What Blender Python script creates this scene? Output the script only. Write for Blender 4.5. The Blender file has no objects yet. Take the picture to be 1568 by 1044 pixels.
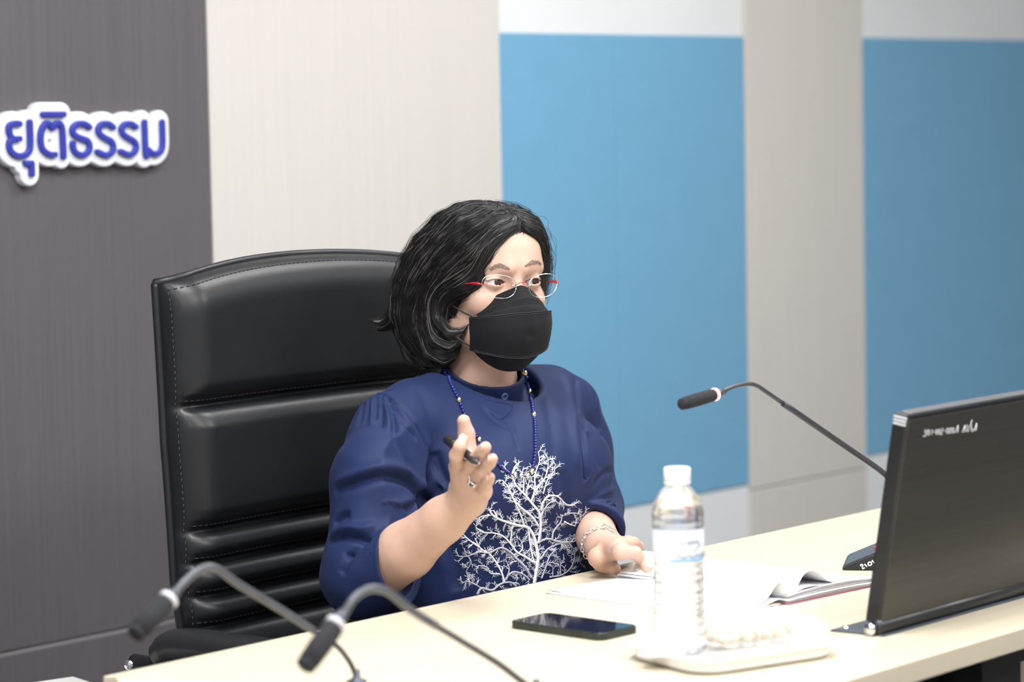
import bpy, bmesh, math, random
import numpy as np
from mathutils import Vector, Matrix
random.seed(7); np.random.seed(7)
SC = bpy.context.scene
COL = SC.collection
PI = math.pi

# ------------------------------------------------------------------ camera
FPX = 4300.0                       # focal length for a 1568 px wide frame
YAW = math.radians(40.418); PITCH = math.radians(4.552); ROLL = 0.0198
CZ = 1.40                          # camera height, table top is at 0.75
Fh = np.array([math.cos(YAW), math.sin(YAW), 0.0])
Rh = np.array([math.sin(YAW), -math.cos(YAW), 0.0])
Uh = np.array([0, 0, 1.0])
fwd = Fh*math.cos(PITCH) - Uh*math.sin(PITCH)
dwn = -Fh*math.sin(PITCH) - Uh*math.cos(PITCH)
imx = Rh*math.cos(ROLL) + dwn*math.sin(ROLL)
imy = -Rh*math.sin(ROLL) + dwn*math.cos(ROLL)
cam = bpy.data.cameras.new('camera'); camo = bpy.data.objects.new('camera', cam); COL.objects.link(camo)
M3 = Matrix((imx, -imy, -fwd)).transposed()
camo.matrix_world = Matrix.Translation((0, 0, CZ)) @ M3.to_4x4()
cam.sensor_width = 36.0; cam.lens = FPX/1568*36.0
cam.clip_start = 0.05; cam.clip_end = 60
cam.dof.use_dof = True; cam.dof.focus_distance = 4.0; cam.dof.aperture_fstop = 3.6
SC.camera = camo

def ray(p):
    x, y = p[0]-784.0, p[1]-522.0
    return imx*(x/FPX) + imy*(y/FPX) + fwd
O = np.array([0, 0, CZ])
def onz(p, z=0.75):
    q = ray(p); return O + q*((z-CZ)/q[2])
def ony(p, Y):
    q = ray(p); return O + q*(Y/q[1])
def onx(p, X):
    q = ray(p); return O + q*(X/q[0])
def dep(p, D):
    q = ray(p); return O + q*(D/float(q@Fh))

# ------------------------------------------------------------------ world, lamps, exposure
w = bpy.data.worlds.new('world'); SC.world = w; w.use_nodes = True
w.node_tree.nodes['Background'].inputs[0].default_value = (0.9, 0.95, 1.0, 1)
w.node_tree.nodes['Background'].inputs[1].default_value = 0.3
SC.view_settings.view_transform = 'Standard'; SC.view_settings.look = 'None'
SC.view_settings.gamma = 1.0; SC.view_settings.use_curve_mapping = False
SC.view_settings.exposure = 0.0
def lamp(loc, sx, sy, energy, col=(1, 0.99, 0.975), rot=(0, 0, 0)):
    l = bpy.data.lights.new('ceiling_lamp', 'AREA'); l.shape = 'RECTANGLE'; l.size = sx; l.size_y = sy
    l.energy = energy; l.color = col
    o = bpy.data.objects.new('ceiling_lamp', l); COL.objects.link(o); o.location = loc; o.rotation_euler = rot
    return o
for lx, ly, e in ((0.3, 0.6, 55), (0.3, 2.4, 40), (2.3, 0.3, 62), (2.2, 2.0, 62), (4.3, 0.6, 55), (4.2, 2.4, 38), (6.4, 1.2, 12)):
    lamp((lx, ly, 2.78), 1.2, 0.6, e)

# ------------------------------------------------------------------ materials
def nd(nt, t, **kw):
    n = nt.nodes.new(t)
    for k, v in kw.items(): setattr(n, k, v)
    return n
def mat(name, col, rough=0.5, metal=0.0, spec=0.5, coat=0.0, trans=0.0, ior=1.45, emit=None, estr=0.0,
        noise=None, bump=None, sheen=0.0, sss=0.0, alpha=1.0):
    """noise = (scale xyz, amount, detail): multiplies the colour; bump = (scale xyz, strength, distance)"""
    m = bpy.data.materials.new(name); m.use_nodes = True
    nt = m.node_tree; b = nt.nodes['Principled BSDF']
    I = b.inputs
    I['Base Color'].default_value = (*col, 1); I['Roughness'].default_value = rough; I['Metallic'].default_value = metal
    I['Specular IOR Level'].default_value = spec; I['Coat Weight'].default_value = coat; I['Coat Roughness'].default_value = 0.08
    I['Transmission Weight'].default_value = trans; I['IOR'].default_value = ior
    I['Sheen Weight'].default_value = sheen; I['Alpha'].default_value = alpha
    if sss: 
        I['Subsurface Weight'].default_value = sss; I['Subsurface Radius'].default_value = (0.6, 0.25, 0.14); I['Subsurface Scale'].default_value = 0.008
    if emit: I['Emission Color'].default_value = (*emit, 1); I['Emission Strength'].default_value = estr
    if noise or bump: tc = nd(nt, 'ShaderNodeTexCoord')
    if noise:
        mp = nd(nt, 'ShaderNodeMapping'); mp.inputs['Scale'].default_value = noise[0]
        nt.links.new(tc.outputs['Object'], mp.inputs[0])
        nz = nd(nt, 'ShaderNodeTexNoise'); nz.inputs['Scale'].default_value = 1; nz.inputs['Detail'].default_value = noise[2]
        nt.links.new(mp.outputs[0], nz.inputs['Vector'])
        rp = nd(nt, 'ShaderNodeValToRGB')
        a = noise[1]
        rp.color_ramp.elements[0].position = 0.3; rp.color_ramp.elements[1].position = 0.7
        rp.color_ramp.elements[0].color = (*[c*(1-a) for c in col], 1); rp.color_ramp.elements[1].color = (*[min(1, c*(1+a)) for c in col], 1)
        nt.links.new(nz.outputs['Fac'], rp.inputs[0]); nt.links.new(rp.outputs[0], I['Base Color'])
    if bump:
        mp2 = nd(nt, 'ShaderNodeMapping'); mp2.inputs['Scale'].default_value = bump[0]
        nt.links.new(tc.outputs['Object'], mp2.inputs[0])
        n2 = nd(nt, 'ShaderNodeTexNoise'); n2.inputs['Scale'].default_value = 1; n2.inputs['Detail'].default_value = 3
        nt.links.new(mp2.outputs[0], n2.inputs['Vector'])
        bp = nd(nt, 'ShaderNodeBump'); bp.inputs['Strength'].default_value = bump[1]; bp.inputs['Distance'].default_value = bump[2]
        nt.links.new(n2.outputs['Fac'], bp.inputs['Height']); nt.links.new(bp.outputs[0], I['Normal'])
    return m

MT = dict(
 wall_white=mat('wall_white', (0.72, 0.75, 0.77), 0.6, noise=((3, 3, 3), 0.02, 2)),
 wall_room=mat('wall_room', (0.66, 0.67, 0.68), 0.7, noise=((2, 2, 2), 0.03, 2)),
 dark_laminate=mat('dark_laminate', (0.104, 0.096, 0.106), 0.5, noise=((150, 150, 1.6), 0.10, 4)),
 groove=mat('groove', (0.24, 0.23, 0.24), 0.6, noise=((9, 9, 9), 0.05, 2)),
 tan_laminate=mat('tan_laminate', (0.60, 0.58, 0.55), 0.5, noise=((170, 170, 2.0), 0.024, 4)),
 blue_fabric=mat('blue_fabric', (0.135, 0.35, 0.545), 0.9, sheen=0.2, noise=((14, 14, 14), 0.02, 3), bump=((900, 900, 900), 0.15, 0.001)),
 floor=mat('floor', (0.17, 0.16, 0.16), 0.8, noise=((40, 40, 40), 0.15, 4), bump=((300, 300, 300), 0.3, 0.002)),
 ceiling=mat('ceiling', (0.8, 0.8, 0.8), 0.8, noise=((2, 2, 2), 0.02, 2)),
 table_wood=mat('table_wood', (0.56, 0.50, 0.385), 0.38, noise=((2.2, 38, 20), 0.055, 4)),
 table_edge=mat('table_edge', (0.62, 0.56, 0.42), 0.45, noise=((2, 40, 20), 0.05, 4)),
 black_metal=mat('black_metal', (0.012, 0.012, 0.013), 0.45, metal=0.3, noise=((30, 30, 30), 0.15, 2)),
 black_plastic=mat('black_plastic', (0.016, 0.017, 0.019), 0.38, noise=((40, 40, 40), 0.1, 2)),
 grey_plastic=mat('grey_plastic', (0.06, 0.075, 0.095), 0.36, noise=((40, 40, 40), 0.1, 2)),
 leather=mat('leather', (0.0105, 0.0115, 0.0135), 0.37, spec=0.45, noise=((6, 6, 6), 0.15, 3), bump=((420, 420, 420), 0.10, 0.0012)),
 leather_edge=mat('leather_edge', (0.010, 0.011, 0.015), 0.4, noise=((6, 6, 6), 0.15, 3)),
 thread=mat('thread', (0.035, 0.037, 0.05), 0.7, noise=((60, 60, 60), 0.1, 2)),
 chrome=mat('chrome', (0.75, 0.76, 0.8), 0.18, metal=1.0, noise=((30, 30, 30), 0.03, 2)),
 silver=mat('silver', (0.80, 0.79, 0.76), 0.25, metal=1.0, noise=((60, 60, 60), 0.1, 2)),
 gold=mat('gold', (0.72, 0.60, 0.38), 0.3, metal=1.0, noise=((60, 60, 60), 0.15, 2)),
 monitor_back=mat('monitor_back', (0.052, 0.050, 0.044), 0.34, metal=0.45, spec=0.6, noise=((2, 3, 240), 0.12, 3), bump=((3, 3, 500), 0.05, 0.001)),
 monitor_edge=mat('monitor_edge', (0.012, 0.013, 0.015), 0.3, noise=((20, 20, 20), 0.1, 2)),
 monitor_rim=mat('monitor_rim', (0.16, 0.165, 0.18), 0.35, metal=0.6, noise=((20, 20, 20), 0.06, 2)),
 screen=mat('screen', (0.004, 0.005, 0.007), 0.06, spec=0.6, coat=0.5, noise=((10, 10, 10), 0.05, 2)),
 phone_frame=mat('phone_frame', (0.045, 0.055, 0.047), 0.3, metal=0.6, noise=((30, 30, 30), 0.08, 2)),
 white_ink=mat('white_ink', (0.85, 0.86, 0.9), 0.6, noise=((90, 90, 90), 0.03, 2)),
 paper=mat('paper', (0.84, 0.85, 0.87), 0.7, noise=((20, 20, 20), 0.01, 2)),
 paper_edge=mat('paper_edge', (0.62, 0.62, 0.70), 0.8, noise=((3, 3, 900), 0.2, 2)),
 cover=mat('cover', (0.45, 0.12, 0.22), 0.5, noise=((20, 20, 20), 0.1, 2)),
 white_plastic=mat('white_plastic', (0.84, 0.84, 0.83), 0.3, noise=((8, 8, 8), 0.01, 2)),
 foam=mat('foam', (0.020, 0.021, 0.026), 0.95, noise=((400, 400, 400), 0.3, 2), bump=((700, 700, 700), 0.6, 0.002)),
 neck_grey=mat('neck_grey', (0.075, 0.08, 0.095), 0.38, metal=0.3, noise=((60, 60, 60), 0.1, 2)),
 neck_black=mat('neck_black', (0.05, 0.053, 0.065), 0.42, metal=0.2, noise=((60, 60, 60), 0.1, 2)),
 led=mat('led', (0.9, 0.35, 0.35), 0.4, emit=(1.0, 0.06, 0.06), estr=1.5),
 led_core=mat('led_core', (1, 0.9, 0.9), 0.4, emit=(1.0, 0.72, 0.70), estr=2.2),
 ring_off=mat('ring_off', (0.5, 0.52, 0.56), 0.3, noise=((60, 60, 60), 0.05, 2)),
 red_led=mat('red_led', (0.8, 0.05, 0.08), 0.4, emit=(1, 0.05, 0.1), estr=0.5),
 sign_white=mat('sign_white', (0.80, 0.82, 0.88), 0.4, noise=((8, 8, 8), 0.01, 2)),
 sign_blue=mat('sign_blue', (0.035, 0.048, 0.36), 0.35, noise=((8, 8, 8), 0.05, 2)),
 skin=None, 
 nail=mat('nail', (0.80, 0.52, 0.45), 0.3, noise=((200, 200, 200), 0.03, 2)),
 blouse=None,
 trousers=mat('trousers', (0.012, 0.013, 0.02), 0.8, noise=((40, 40, 40), 0.1, 2)),
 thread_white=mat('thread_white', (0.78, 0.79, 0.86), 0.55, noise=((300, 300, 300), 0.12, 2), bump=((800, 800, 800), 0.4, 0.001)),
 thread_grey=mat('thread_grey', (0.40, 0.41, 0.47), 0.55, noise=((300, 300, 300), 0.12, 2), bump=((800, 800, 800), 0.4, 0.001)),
 bead_blue=mat('bead_blue', (0.018, 0.022, 0.16), 0.2, noise=((300, 300, 300), 0.2, 2)),
 mask_black=mat('mask_black', (0.0062, 0.0068, 0.009), 0.75, spec=0.22, sheen=0.03, noise=((30, 30, 30), 0.08, 2), bump=((1100, 1100, 1100), 0.15, 0.0008)),
 mask_stitch=mat('mask_stitch', (0.07, 0.073, 0.08), 0.7, noise=((300, 300, 300), 0.1, 2)),
 mask_trim=mat('mask_trim', (0.018, 0.019, 0.022), 0.7, noise=((300, 300, 300), 0.1, 2)),
 red_temple=mat('red_temple', (0.42, 0.018, 0.04), 0.3, coat=0.4, noise=((60, 60, 60), 0.05, 2)),
 iris=mat('iris', (0.030, 0.017, 0.014), 0.08, coat=1.0, noise=((900, 900, 900), 0.3, 2)),
 sclera=mat('sclera', (0.58, 0.53, 0.54), 0.2, coat=0.6, noise=((90, 90, 90), 0.03, 2)),
 brow=mat('brow', (0.26, 0.185, 0.16), 0.8, noise=((300, 300, 300), 0.2, 2)),
 hair=None, hair_grey=None,
 pen_black=mat('pen_black', (0.018, 0.018, 0.022), 0.5, noise=((90, 90, 90), 0.1, 2)),
 food=mat('food', (0.80, 0.70, 0.50), 0.7, noise=((60, 60, 60), 0.12, 3)),
 food_brown=mat('food_brown', (0.66, 0.52, 0.34), 0.7, noise=((60, 60, 60), 0.2, 3)),
)
MT['skin'] = mat('skin', (0.57, 0.375, 0.295), 0.45, spec=0.4, sss=0.25, noise=((45, 45, 45), 0.06, 4), bump=((500, 500, 500), 0.08, 0.0008))
MT['blouse'] = mat('blouse', (0.011, 0.0205, 0.072), 0.6, spec=0.2, sheen=0.02, noise=((18, 18, 18), 0.06, 3), bump=((1500, 1500, 1500), 0.08, 0.0006))
MT['hair'] = mat('hair', (0.010, 0.0095, 0.011), 0.42, spec=0.5, noise=((60, 60, 60), 0.2, 2))
MT['hair_grey'] = mat('hair_grey', (0.15, 0.145, 0.14), 0.42, spec=0.5, noise=((60, 60, 60), 0.2, 2))
def glassy(name, col, rough, ior, tmix):
    """clear plastic: refraction plus a share of plain transparency so lamps shine through it"""
    m = bpy.data.materials.new(name); m.use_nodes = True; nt = m.node_tree
    b = nt.nodes['Principled BSDF']; b.inputs['Base Color'].default_value = (*col, 1); b.inputs['Roughness'].default_value = rough
    b.inputs['Transmission Weight'].default_value = 1; b.inputs['IOR'].default_value = ior
    t = nd(nt, 'ShaderNodeBsdfTransparent'); mx = nd(nt, 'ShaderNodeMixShader'); mx.inputs[0].default_value = tmix
    out = nt.nodes['Material Output']
    nt.links.new(b.outputs[0], mx.inputs[1]); nt.links.new(t.outputs[0], mx.inputs[2]); nt.links.new(mx.outputs[0], out.inputs[0])
    return m
MT['pet'] = glassy('pet', (0.97, 0.98, 1.0), 0.03, 1.36, 0.35)
MT['film'] = mat('film', (0.86, 0.86, 0.85), 0.22, spec=0.8, coat=0.6, alpha=0.24, noise=((60, 60, 60), 0.03, 2))
MT['lens'] = glassy('lens', (1, 1, 1), 0.0, 1.04, 0.75)
MT['label_film'] = mat('label_film', (0.80, 0.84, 0.92), 0.35, alpha=0.75, noise=((60, 60, 60), 0.02, 2))
MT['label_blue'] = mat('label_blue', (0.35, 0.55, 0.85), 0.35, alpha=0.8, noise=((60, 60, 60), 0.1, 2))
MT['label_grey'] = mat('label_grey', (0.22, 0.24, 0.30), 0.4, noise=((60, 60, 60), 0.1, 2))

# ------------------------------------------------------------------ mesh helpers
def link(name, me, m=None, parent=None, smooth=False):
    o = bpy.data.objects.new(name, me); COL.objects.link(o)
    if m is not None: me.materials.append(m)
    if smooth:
        me.polygons.foreach_set('use_smooth', np.ones(len(me.polygons), dtype=bool))
    if parent is not None: o.parent = parent; o.matrix_parent_inverse = Matrix.Translation(-parent.location)
    return o
def np_mesh(name, V, F):
    """V (n,3), F (m,k) arrays -> mesh, fast"""
    V = np.asarray(V, dtype=np.float32); F = np.asarray(F, dtype=np.int32)
    me = bpy.data.meshes.new(name); k = F.shape[1]
    me.vertices.add(len(V)); me.vertices.foreach_set('co', V.ravel())
    me.loops.add(F.size); me.loops.foreach_set('vertex_index', F.ravel())
    me.polygons.add(len(F)); me.polygons.foreach_set('loop_start', np.arange(0, F.size, k, dtype=np.int32))
    me.update(calc_edges=True); me.validate()
    return me
def root(name, loc, label, cat, group=None):
    o = bpy.data.objects.new(name, None); COL.objects.link(o); o.location = loc; o.empty_display_size = 0.05
    o['label'] = label; o['category'] = cat
    if group: o['group'] = group
    bpy.context.view_layer.update()
    return o
def poly(name, V, Fs, m, parent=None, smooth=False):
    me = bpy.data.meshes.new(name); me.from_pydata([tuple(map(float, v)) for v in V], [], [tuple(f) for f in Fs]); me.update()
    return link(name, me, m, parent, smooth)
def bm_obj(name, bm, m, parent=None, smooth=False):
    me = bpy.data.meshes.new(name); bmesh.ops.recalc_face_normals(bm, faces=bm.faces); bm.to_mesh(me); bm.free()
    return link(name, me, m, parent, smooth)
def box(name, lo, hi, m, parent=None, bev=0.0, seg=2, rot=None, smooth=False):
    """axis box between two corners, optional bevel, optional 3x3/4x4 matrix applied afterwards"""
    bm = bmesh.new(); bmesh.ops.create_cube(bm, size=1)
    lo = np.array(lo, float); hi = np.array(hi, float); c = (lo+hi)/2; s = hi-lo
    for v in bm.verts: v.co = Vector((v.co.x*s[0]+c[0], v.co.y*s[1]+c[1], v.co.z*s[2]+c[2]))
    if bev: bmesh.ops.bevel(bm, geom=list(bm.edges), offset=bev, segments=seg, profile=0.5, affect='EDGES')
    if rot is not None: bm.transform(rot)
    return bm_obj(name, bm, m, parent, smooth)
def prism(name, pts, z0, z1, m, parent=None, bev=0.0):
    bm = bmesh.new(); vs = [bm.verts.new((p[0], p[1], z0)) for p in pts]; f = bm.faces.new(vs)
    r = bmesh.ops.extrude_face_region(bm, geom=[f]); 
    for v in r['geom']:
        if isinstance(v, bmesh.types.BMVert): v.co.z = z1
    bmesh.ops.recalc_face_normals(bm, faces=bm.faces)
    if bev: bmesh.ops.bevel(bm, geom=list(bm.edges), offset=bev, segments=2, profile=0.5, affect='EDGES')
    return bm_obj(name, bm, m, parent)
def spline(P, n):
    """Catmull-Rom through P, n samples"""
    P = np.asarray(P, float); k = len(P)
    Q = np.vstack([2*P[0]-P[1], P, 2*P[-1]-P[-2]])
    t = np.linspace(0, k-1-1e-9, n); i = t.astype(int); u = (t-i)[:, None]
    a, b, c, d = Q[i], Q[i+1], Q[i+2], Q[i+3]
    return 0.5*((2*b)+(c-a)*u+(2*a-5*b+4*c-d)*u*u+(3*b-a-3*c+d)*u**3)
def tube_arrays(P, R, seg=8, caps=True, flat=None, nrm=None):
    """tube along P with radii R. flat: squash factor along nrm"""
    P = np.asarray(P, float); n = len(P); R = np.broadcast_to(np.asarray(R, float), (n,))
    T = np.gradient(P, axis=0); T /= np.linalg.norm(T, axis=1)[:, None]+1e-12
    if nrm is None:
        a = np.array([0, 0, 1.0]) if abs(T[0][2]) < 0.9 else np.array([1.0, 0, 0])
        N = np.zeros_like(P); v = np.cross(T[0], a); v /= np.linalg.norm(v)
        for i in range(n):
            v = v - T[i]*(v@T[i]); v /= np.linalg.norm(v)+1e-12; N[i] = v
    else:
        N = np.asarray(nrm, float); N = N - T*np.sum(N*T, axis=1)[:, None]; N /= np.linalg.norm(N, axis=1)[:, None]+1e-12
    B = np.cross(T, N)
    a = np.arange(seg)*2*PI/seg
    fl = 1.0 if flat is None else flat
    V = P[:, None, :] + R[:, None, None]*(fl*np.cos(a)[None, :, None]*N[:, None, :] + np.sin(a)[None, :, None]*B[:, None, :])
    V = V.reshape(-1, 3); F = []
    i = np.arange(n-1)[:, None]*seg; j = np.arange(seg)[None, :]; j2 = (j+1) % seg
    F = np.stack([i+j, i+j2, i+seg+j2, i+seg+j], axis=-1).reshape(-1, 4)
    if caps:
        V = np.vstack([V, P[0], P[-1]]); c0, c1 = n*seg, n*seg+1
        jj = np.arange(seg); k2 = (jj+1) % seg
        F = np.vstack([F, np.stack([np.full(seg, c0), k2, jj, jj], -1)*1, np.stack([np.full(seg, c1), (n-1)*seg+jj, (n-1)*seg+k2, (n-1)*seg+k2], -1)])
    return V, F
def arrays_obj(name, V, F, m, parent=None, smooth=True):
    """faces may be quads with a doubled last index (= triangle)"""
    F = np.asarray(F); tri = F[:, 2] == F[:, 3]
    me = bpy.data.meshes.new(name)
    n4 = int((~tri).sum()); n3 = int(tri.sum())
    loops = np.concatenate([F[~tri].ravel(), F[tri][:, :3].ravel()]).astype(np.int32)
    V = np.asarray(V, np.float32)
    me.vertices.add(len(V)); me.vertices.foreach_set('co', V.ravel())
    me.loops.add(len(loops)); me.loops.foreach_set('vertex_index', loops)
    me.polygons.add(n4+n3)
    me.polygons.foreach_set('loop_start', np.concatenate([np.arange(n4)*4, n4*4+np.arange(n3)*3]).astype(np.int32))
    me.update(calc_edges=True); me.validate()
    return link(name, me, m, parent, smooth)
def tube(name, P, R, m, parent=None, seg=10, **kw):
    V, F = tube_arrays(P, R, seg, **kw); return arrays_obj(name, V, F, m, parent)
def join_arrays(L):
    Vs, Fs, o = [], [], 0
    for V, F in L: Vs.append(V); Fs.append(F+o); o += len(V)
    return np.vstack(Vs), np.vstack(Fs)
def lathe(name, prof, m, parent=None, loc=(0, 0, 0), seg=40, M=None):
    """prof: list of (r, z)"""
    n = len(prof); a = np.arange(seg)*2*PI/seg
    V = np.array([[r*math.cos(t), r*math.sin(t), z] for r, z in prof for t in a])
    i = np.arange(n-1)[:, None]*seg; j = np.arange(seg)[None, :]; j2 = (j+1) % seg
    F = np.stack([i+j, i+j2, i+seg+j2, i+seg+j], -1).reshape(-1, 4)
    if M is not None: V = V@np.array(M).T
    V = V+np.array(loc)
    bm = bmesh.new(); vs = [bm.verts.new(v) for v in V]
    for f in F: bm.faces.new([vs[k] for k in f])
    bmesh.ops.remove_doubles(bm, verts=bm.verts, dist=1e-6)
    return bm_obj(name, bm, m, parent, True)
def ico_arrays(sub=1):
    bm = bmesh.new(); bmesh.ops.create_icosphere(bm, subdivisions=sub, radius=1)
    V = np.array([v.co[:] for v in bm.verts]); bm.verts.index_update()
    F = np.array([[f.verts[0].index, f.verts[1].index, f.verts[2].index, f.verts[2].index] for f in bm.faces]); bm.free()
    return V, F
def frame_to(axis):
    """rows: x,y perpendicular, z along axis"""
    z = np.asarray(axis, float); z = z/np.linalg.norm(z)
    a = np.array([0, 0, 1.0]) if abs(z[2]) < 0.95 else np.array([1.0, 0, 0])
    x = np.cross(a, z); x /= np.linalg.norm(x); return np.stack([x, np.cross(z, x), z], axis=1)   # columns

# ------------------------------------------------------------------ signed distance engine (numpy surface nets on sparse blocks)
def smin(a, b, k):
    h = np.clip(0.5+0.5*(b-a)/k, 0, 1); return b*(1-h)+a*h-k*h*(1-h)
def smax(a, b, k): return -smin(-a, -b, k)
def cone(p, a, b, ra, rb):
    a = np.asarray(a, np.float32); b = np.asarray(b, np.float32); d = b-a
    t = np.clip(((p-a)@d)/float(d@d), 0, 1)
    return np.linalg.norm(p-a-t[:, None]*d, axis=1)-(ra+(rb-ra)*t)
def chain(p, pts, rad, k):
    d = None
    for i in range(len(pts)-1):
        e = cone(p, pts[i], pts[i+1], rad[i], rad[i+1]); d = e if d is None else smin(d, e, k)
    return d
def ell(p, c, r, M=None):
    q = p-np.asarray(c, np.float32)
    if M is not None: q = q@np.asarray(M, np.float32)
    r = np.asarray(r, np.float32)
    k0 = np.linalg.norm(q/r, axis=1); k1 = np.linalg.norm(q/(r*r), axis=1)
    return k0*(k0-1)/np.maximum(k1, 1e-6)
EDG = [((0,0,0),(1,0,0)),((0,1,0),(1,1,0)),((0,0,1),(1,0,1)),((0,1,1),(1,1,1)),((0,0,0),(0,1,0)),((1,0,0),(1,1,0)),
       ((0,0,1),(0,1,1)),((1,0,1),(1,1,1)),((0,0,0),(0,0,1)),((1,0,0),(1,0,1)),((0,1,0),(0,1,1)),((1,1,0),(1,1,1))]
def sdf_mesh(fn, lo, hi, h, slack=1.6, B=10, newton=True):
    lo = np.array(lo, float); hi = np.array(hi, float)
    nb = np.ceil((hi-lo)/(h*B)).astype(int)
    g = np.stack(np.meshgrid(*[np.arange(k) for k in nb], indexing='ij'), -1).reshape(-1, 3)
    cen = (lo+(g+0.5)*B*h).astype(np.float32)
    d = np.concatenate([fn(cen[i:i+200000]) for i in range(0, len(cen), 200000)])
    g = g[np.abs(d) < B*h*0.87*slack]
    n = B+2; N = nb*B+4
    off = np.stack(np.meshgrid(*[np.arange(n)]*3, indexing='ij'), -1).reshape(-1, 3)
    IDs, VV, QQ = [], [], []
    for s in range(0, len(g), 250):
        gb = g[s:s+250]; base = gb*B-1
        P = (lo+(base[:, None, :]+off[None])*h).astype(np.float32).reshape(-1, 3)
        D = fn(P).reshape(len(gb), n, n, n)
        m = n-1
        acc = np.zeros((len(gb), m, m, m, 3), np.float32); cnt = np.zeros((len(gb), m, m, m), np.float32)
        for a, b in EDG:
            A = D[:, a[0]:a[0]+m, a[1]:a[1]+m, a[2]:a[2]+m]; C = D[:, b[0]:b[0]+m, b[1]:b[1]+m, b[2]:b[2]+m]
            x = (A < 0) != (C < 0); t = np.where(x, A/np.where(x, A-C, 1), 0)
            for ax in range(3):
                if a[ax] != b[ax]: acc[..., ax] += np.where(x, t, 0)
                elif a[ax]: acc[..., ax] += x
            cnt += x
        act = cnt > 0
        bi, ci, cj, ck = np.nonzero(act)
        cell = np.stack([ci, cj, ck], -1)+base[bi]
        v = lo+(cell+acc[act]/cnt[act][:, None])*h
        gid = lambda c: ((c[..., 0]+2)*N[1]+(c[..., 1]+2))*N[2]+(c[..., 2]+2)
        IDs.append(gid(cell)); VV.append(v)
        S = D < 0
        for ax in range(3):
            sl = slice(1, B+1); r0 = [sl, sl, sl]; r1 = [sl, sl, sl]; r1[ax] = slice(2, B+2)
            a = S[(slice(None), *r0)]; b = S[(slice(None), *r1)]
            bi, ci, cj, ck = np.nonzero(a != b)
            if len(bi) == 0: continue
            fl = a[bi, ci, cj, ck]
            c = np.stack([ci+1, cj+1, ck+1], -1)+base[bi]
            u, w2 = (ax+1) % 3, (ax+2) % 3
            q = []
            for du, dw in ((-1, -1), (0, -1), (0, 0), (-1, 0)):
                e = c.copy(); e[:, u] += du; e[:, w2] += dw; q.append(gid(e))
            q = np.stack(q, -1); q[~fl] = q[~fl][:, ::-1]; QQ.append(q)
    ids = np.concatenate(IDs); V = np.concatenate(VV); Q = np.concatenate(QQ)
    uid, first = np.unique(ids, return_index=True); V = V[first]
    F = np.searchsorted(uid, Q); ok = np.all(uid[np.minimum(F, len(uid)-1)] == Q, axis=1); F = F[ok]
    if newton:
        for _ in range(1):
            gr = sdf_grad(fn, V); L = np.linalg.norm(gr, axis=1)
            st = np.clip(fn(V.astype(np.float32))/np.maximum(L, 0.3), -0.6*h, 0.6*h)
            V = V-gr/np.maximum(L, 1e-6)[:, None]*st[:, None]
    return V, F
def sdf_grad(fn, V, e=6e-4):
    V = V.astype(np.float32); g = np.zeros_like(V)
    for k in ((1, 1, 1), (1, -1, -1), (-1, 1, -1), (-1, -1, 1)):
        o = np.array(k, np.float32); g += fn(V+o*e)[:, None]*o
    return g/(4*e)
def sdf_obj(name, fn, lo, hi, h, m, parent=None, **kw):
    V, F = sdf_mesh(fn, lo, hi, h, **kw)
    return link(name, np_mesh(name, V, F), m, parent, True)
def march(fn, org, dirs, t0, t1, steps=60, k=0.8):
    """sphere-trace many rays; returns hit points (and a hit mask)"""
    org = np.broadcast_to(np.asarray(org, float), dirs.shape); dirs = dirs/np.linalg.norm(dirs, axis=1)[:, None]
    t = np.full(len(dirs), float(t0))
    for _ in range(steps):
        d = fn((org+t[:, None]*dirs).astype(np.float32)); t = np.minimum(t+k*d, t1)
    return org+t[:, None]*dirs, (np.abs(d) < 0.003)
def px_hit(fn, P, t0=3.0, t1=4.9, lift=0.0):
    D = np.array([ray(p) for p in P]); H, ok = march(fn, O, D, t0, t1)
    if lift:
        g = sdf_grad(fn, H); g /= np.linalg.norm(g, axis=1)[:, None]+1e-9; H = H+g*lift
    return H
def struct(o, parent_kind=True):
    o['kind'] = 'structure'; return o
# ================================================================== the room
YW = 3.70                                                     # face of the wall panels
X0, X1, YF, ZC = -1.6, 9.2, -2.2, 2.85
def plain(name, lo, hi, m): o = box(name, lo, hi, m); o['kind'] = 'structure'; return o
floor = plain('floor', (X0, YF, -0.1), (X1, YW+0.1, 0), MT['floor'])
ceiling = plain('ceiling', (X0, YF, ZC), (X1, YW+0.1, ZC+0.1), MT['ceiling'])
wall_back = plain('wall_back', (X0, YW+0.02, 0), (X1, YW+0.12, ZC), MT['groove'])
plain('wall_left', (X0-0.1, YF, 0), (X0, YW+0.1, ZC), MT['wall_room'])
plain('wall_right', (X1, YF, 0), (X1+0.1, YW+0.1, ZC), MT['wall_room'])
plain('wall_front', (X0, YF-0.1, 0), (X1, YF, ZC), MT['wall_room'])
def panel(name, x0, x1, z0, z1, m, depth=0.02, bev=0.0015):
    return box(name, (x0, YW-depth+0.02, z0), (x1, YW+0.02, z1), m, wall_back, bev=bev)
xd = ony((321, 200), YW)[0]                                   # dark / beige joint
xa = ony((766.5, 180), YW)[0]                                 # beige / blue joint
xb = ony((1142.5, 300), YW)[0]; xc = ony((1322, 300), YW)[0]
zt = ony((950, 53.2), YW)[2]; zb = ony((1050, 760), YW)[2]
zg = ony((100, 982.5), YW)[2]
xs = ony((944, 300), YW)[0]
panel('dark_panel', xd-1.215, xd-0.002, zg+0.004, ZC, MT['dark_laminate'])
panel('dark_panel', xd-1.215, xd-0.002, 0.1, zg-0.004, MT['dark_laminate'])
panel('dark_panel', X0, xd-1.22, zg+0.004, ZC, MT['dark_laminate'])
panel('dark_panel', X0, xd-1.22, 0.1, zg-0.004, MT['dark_laminate'])
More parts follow.
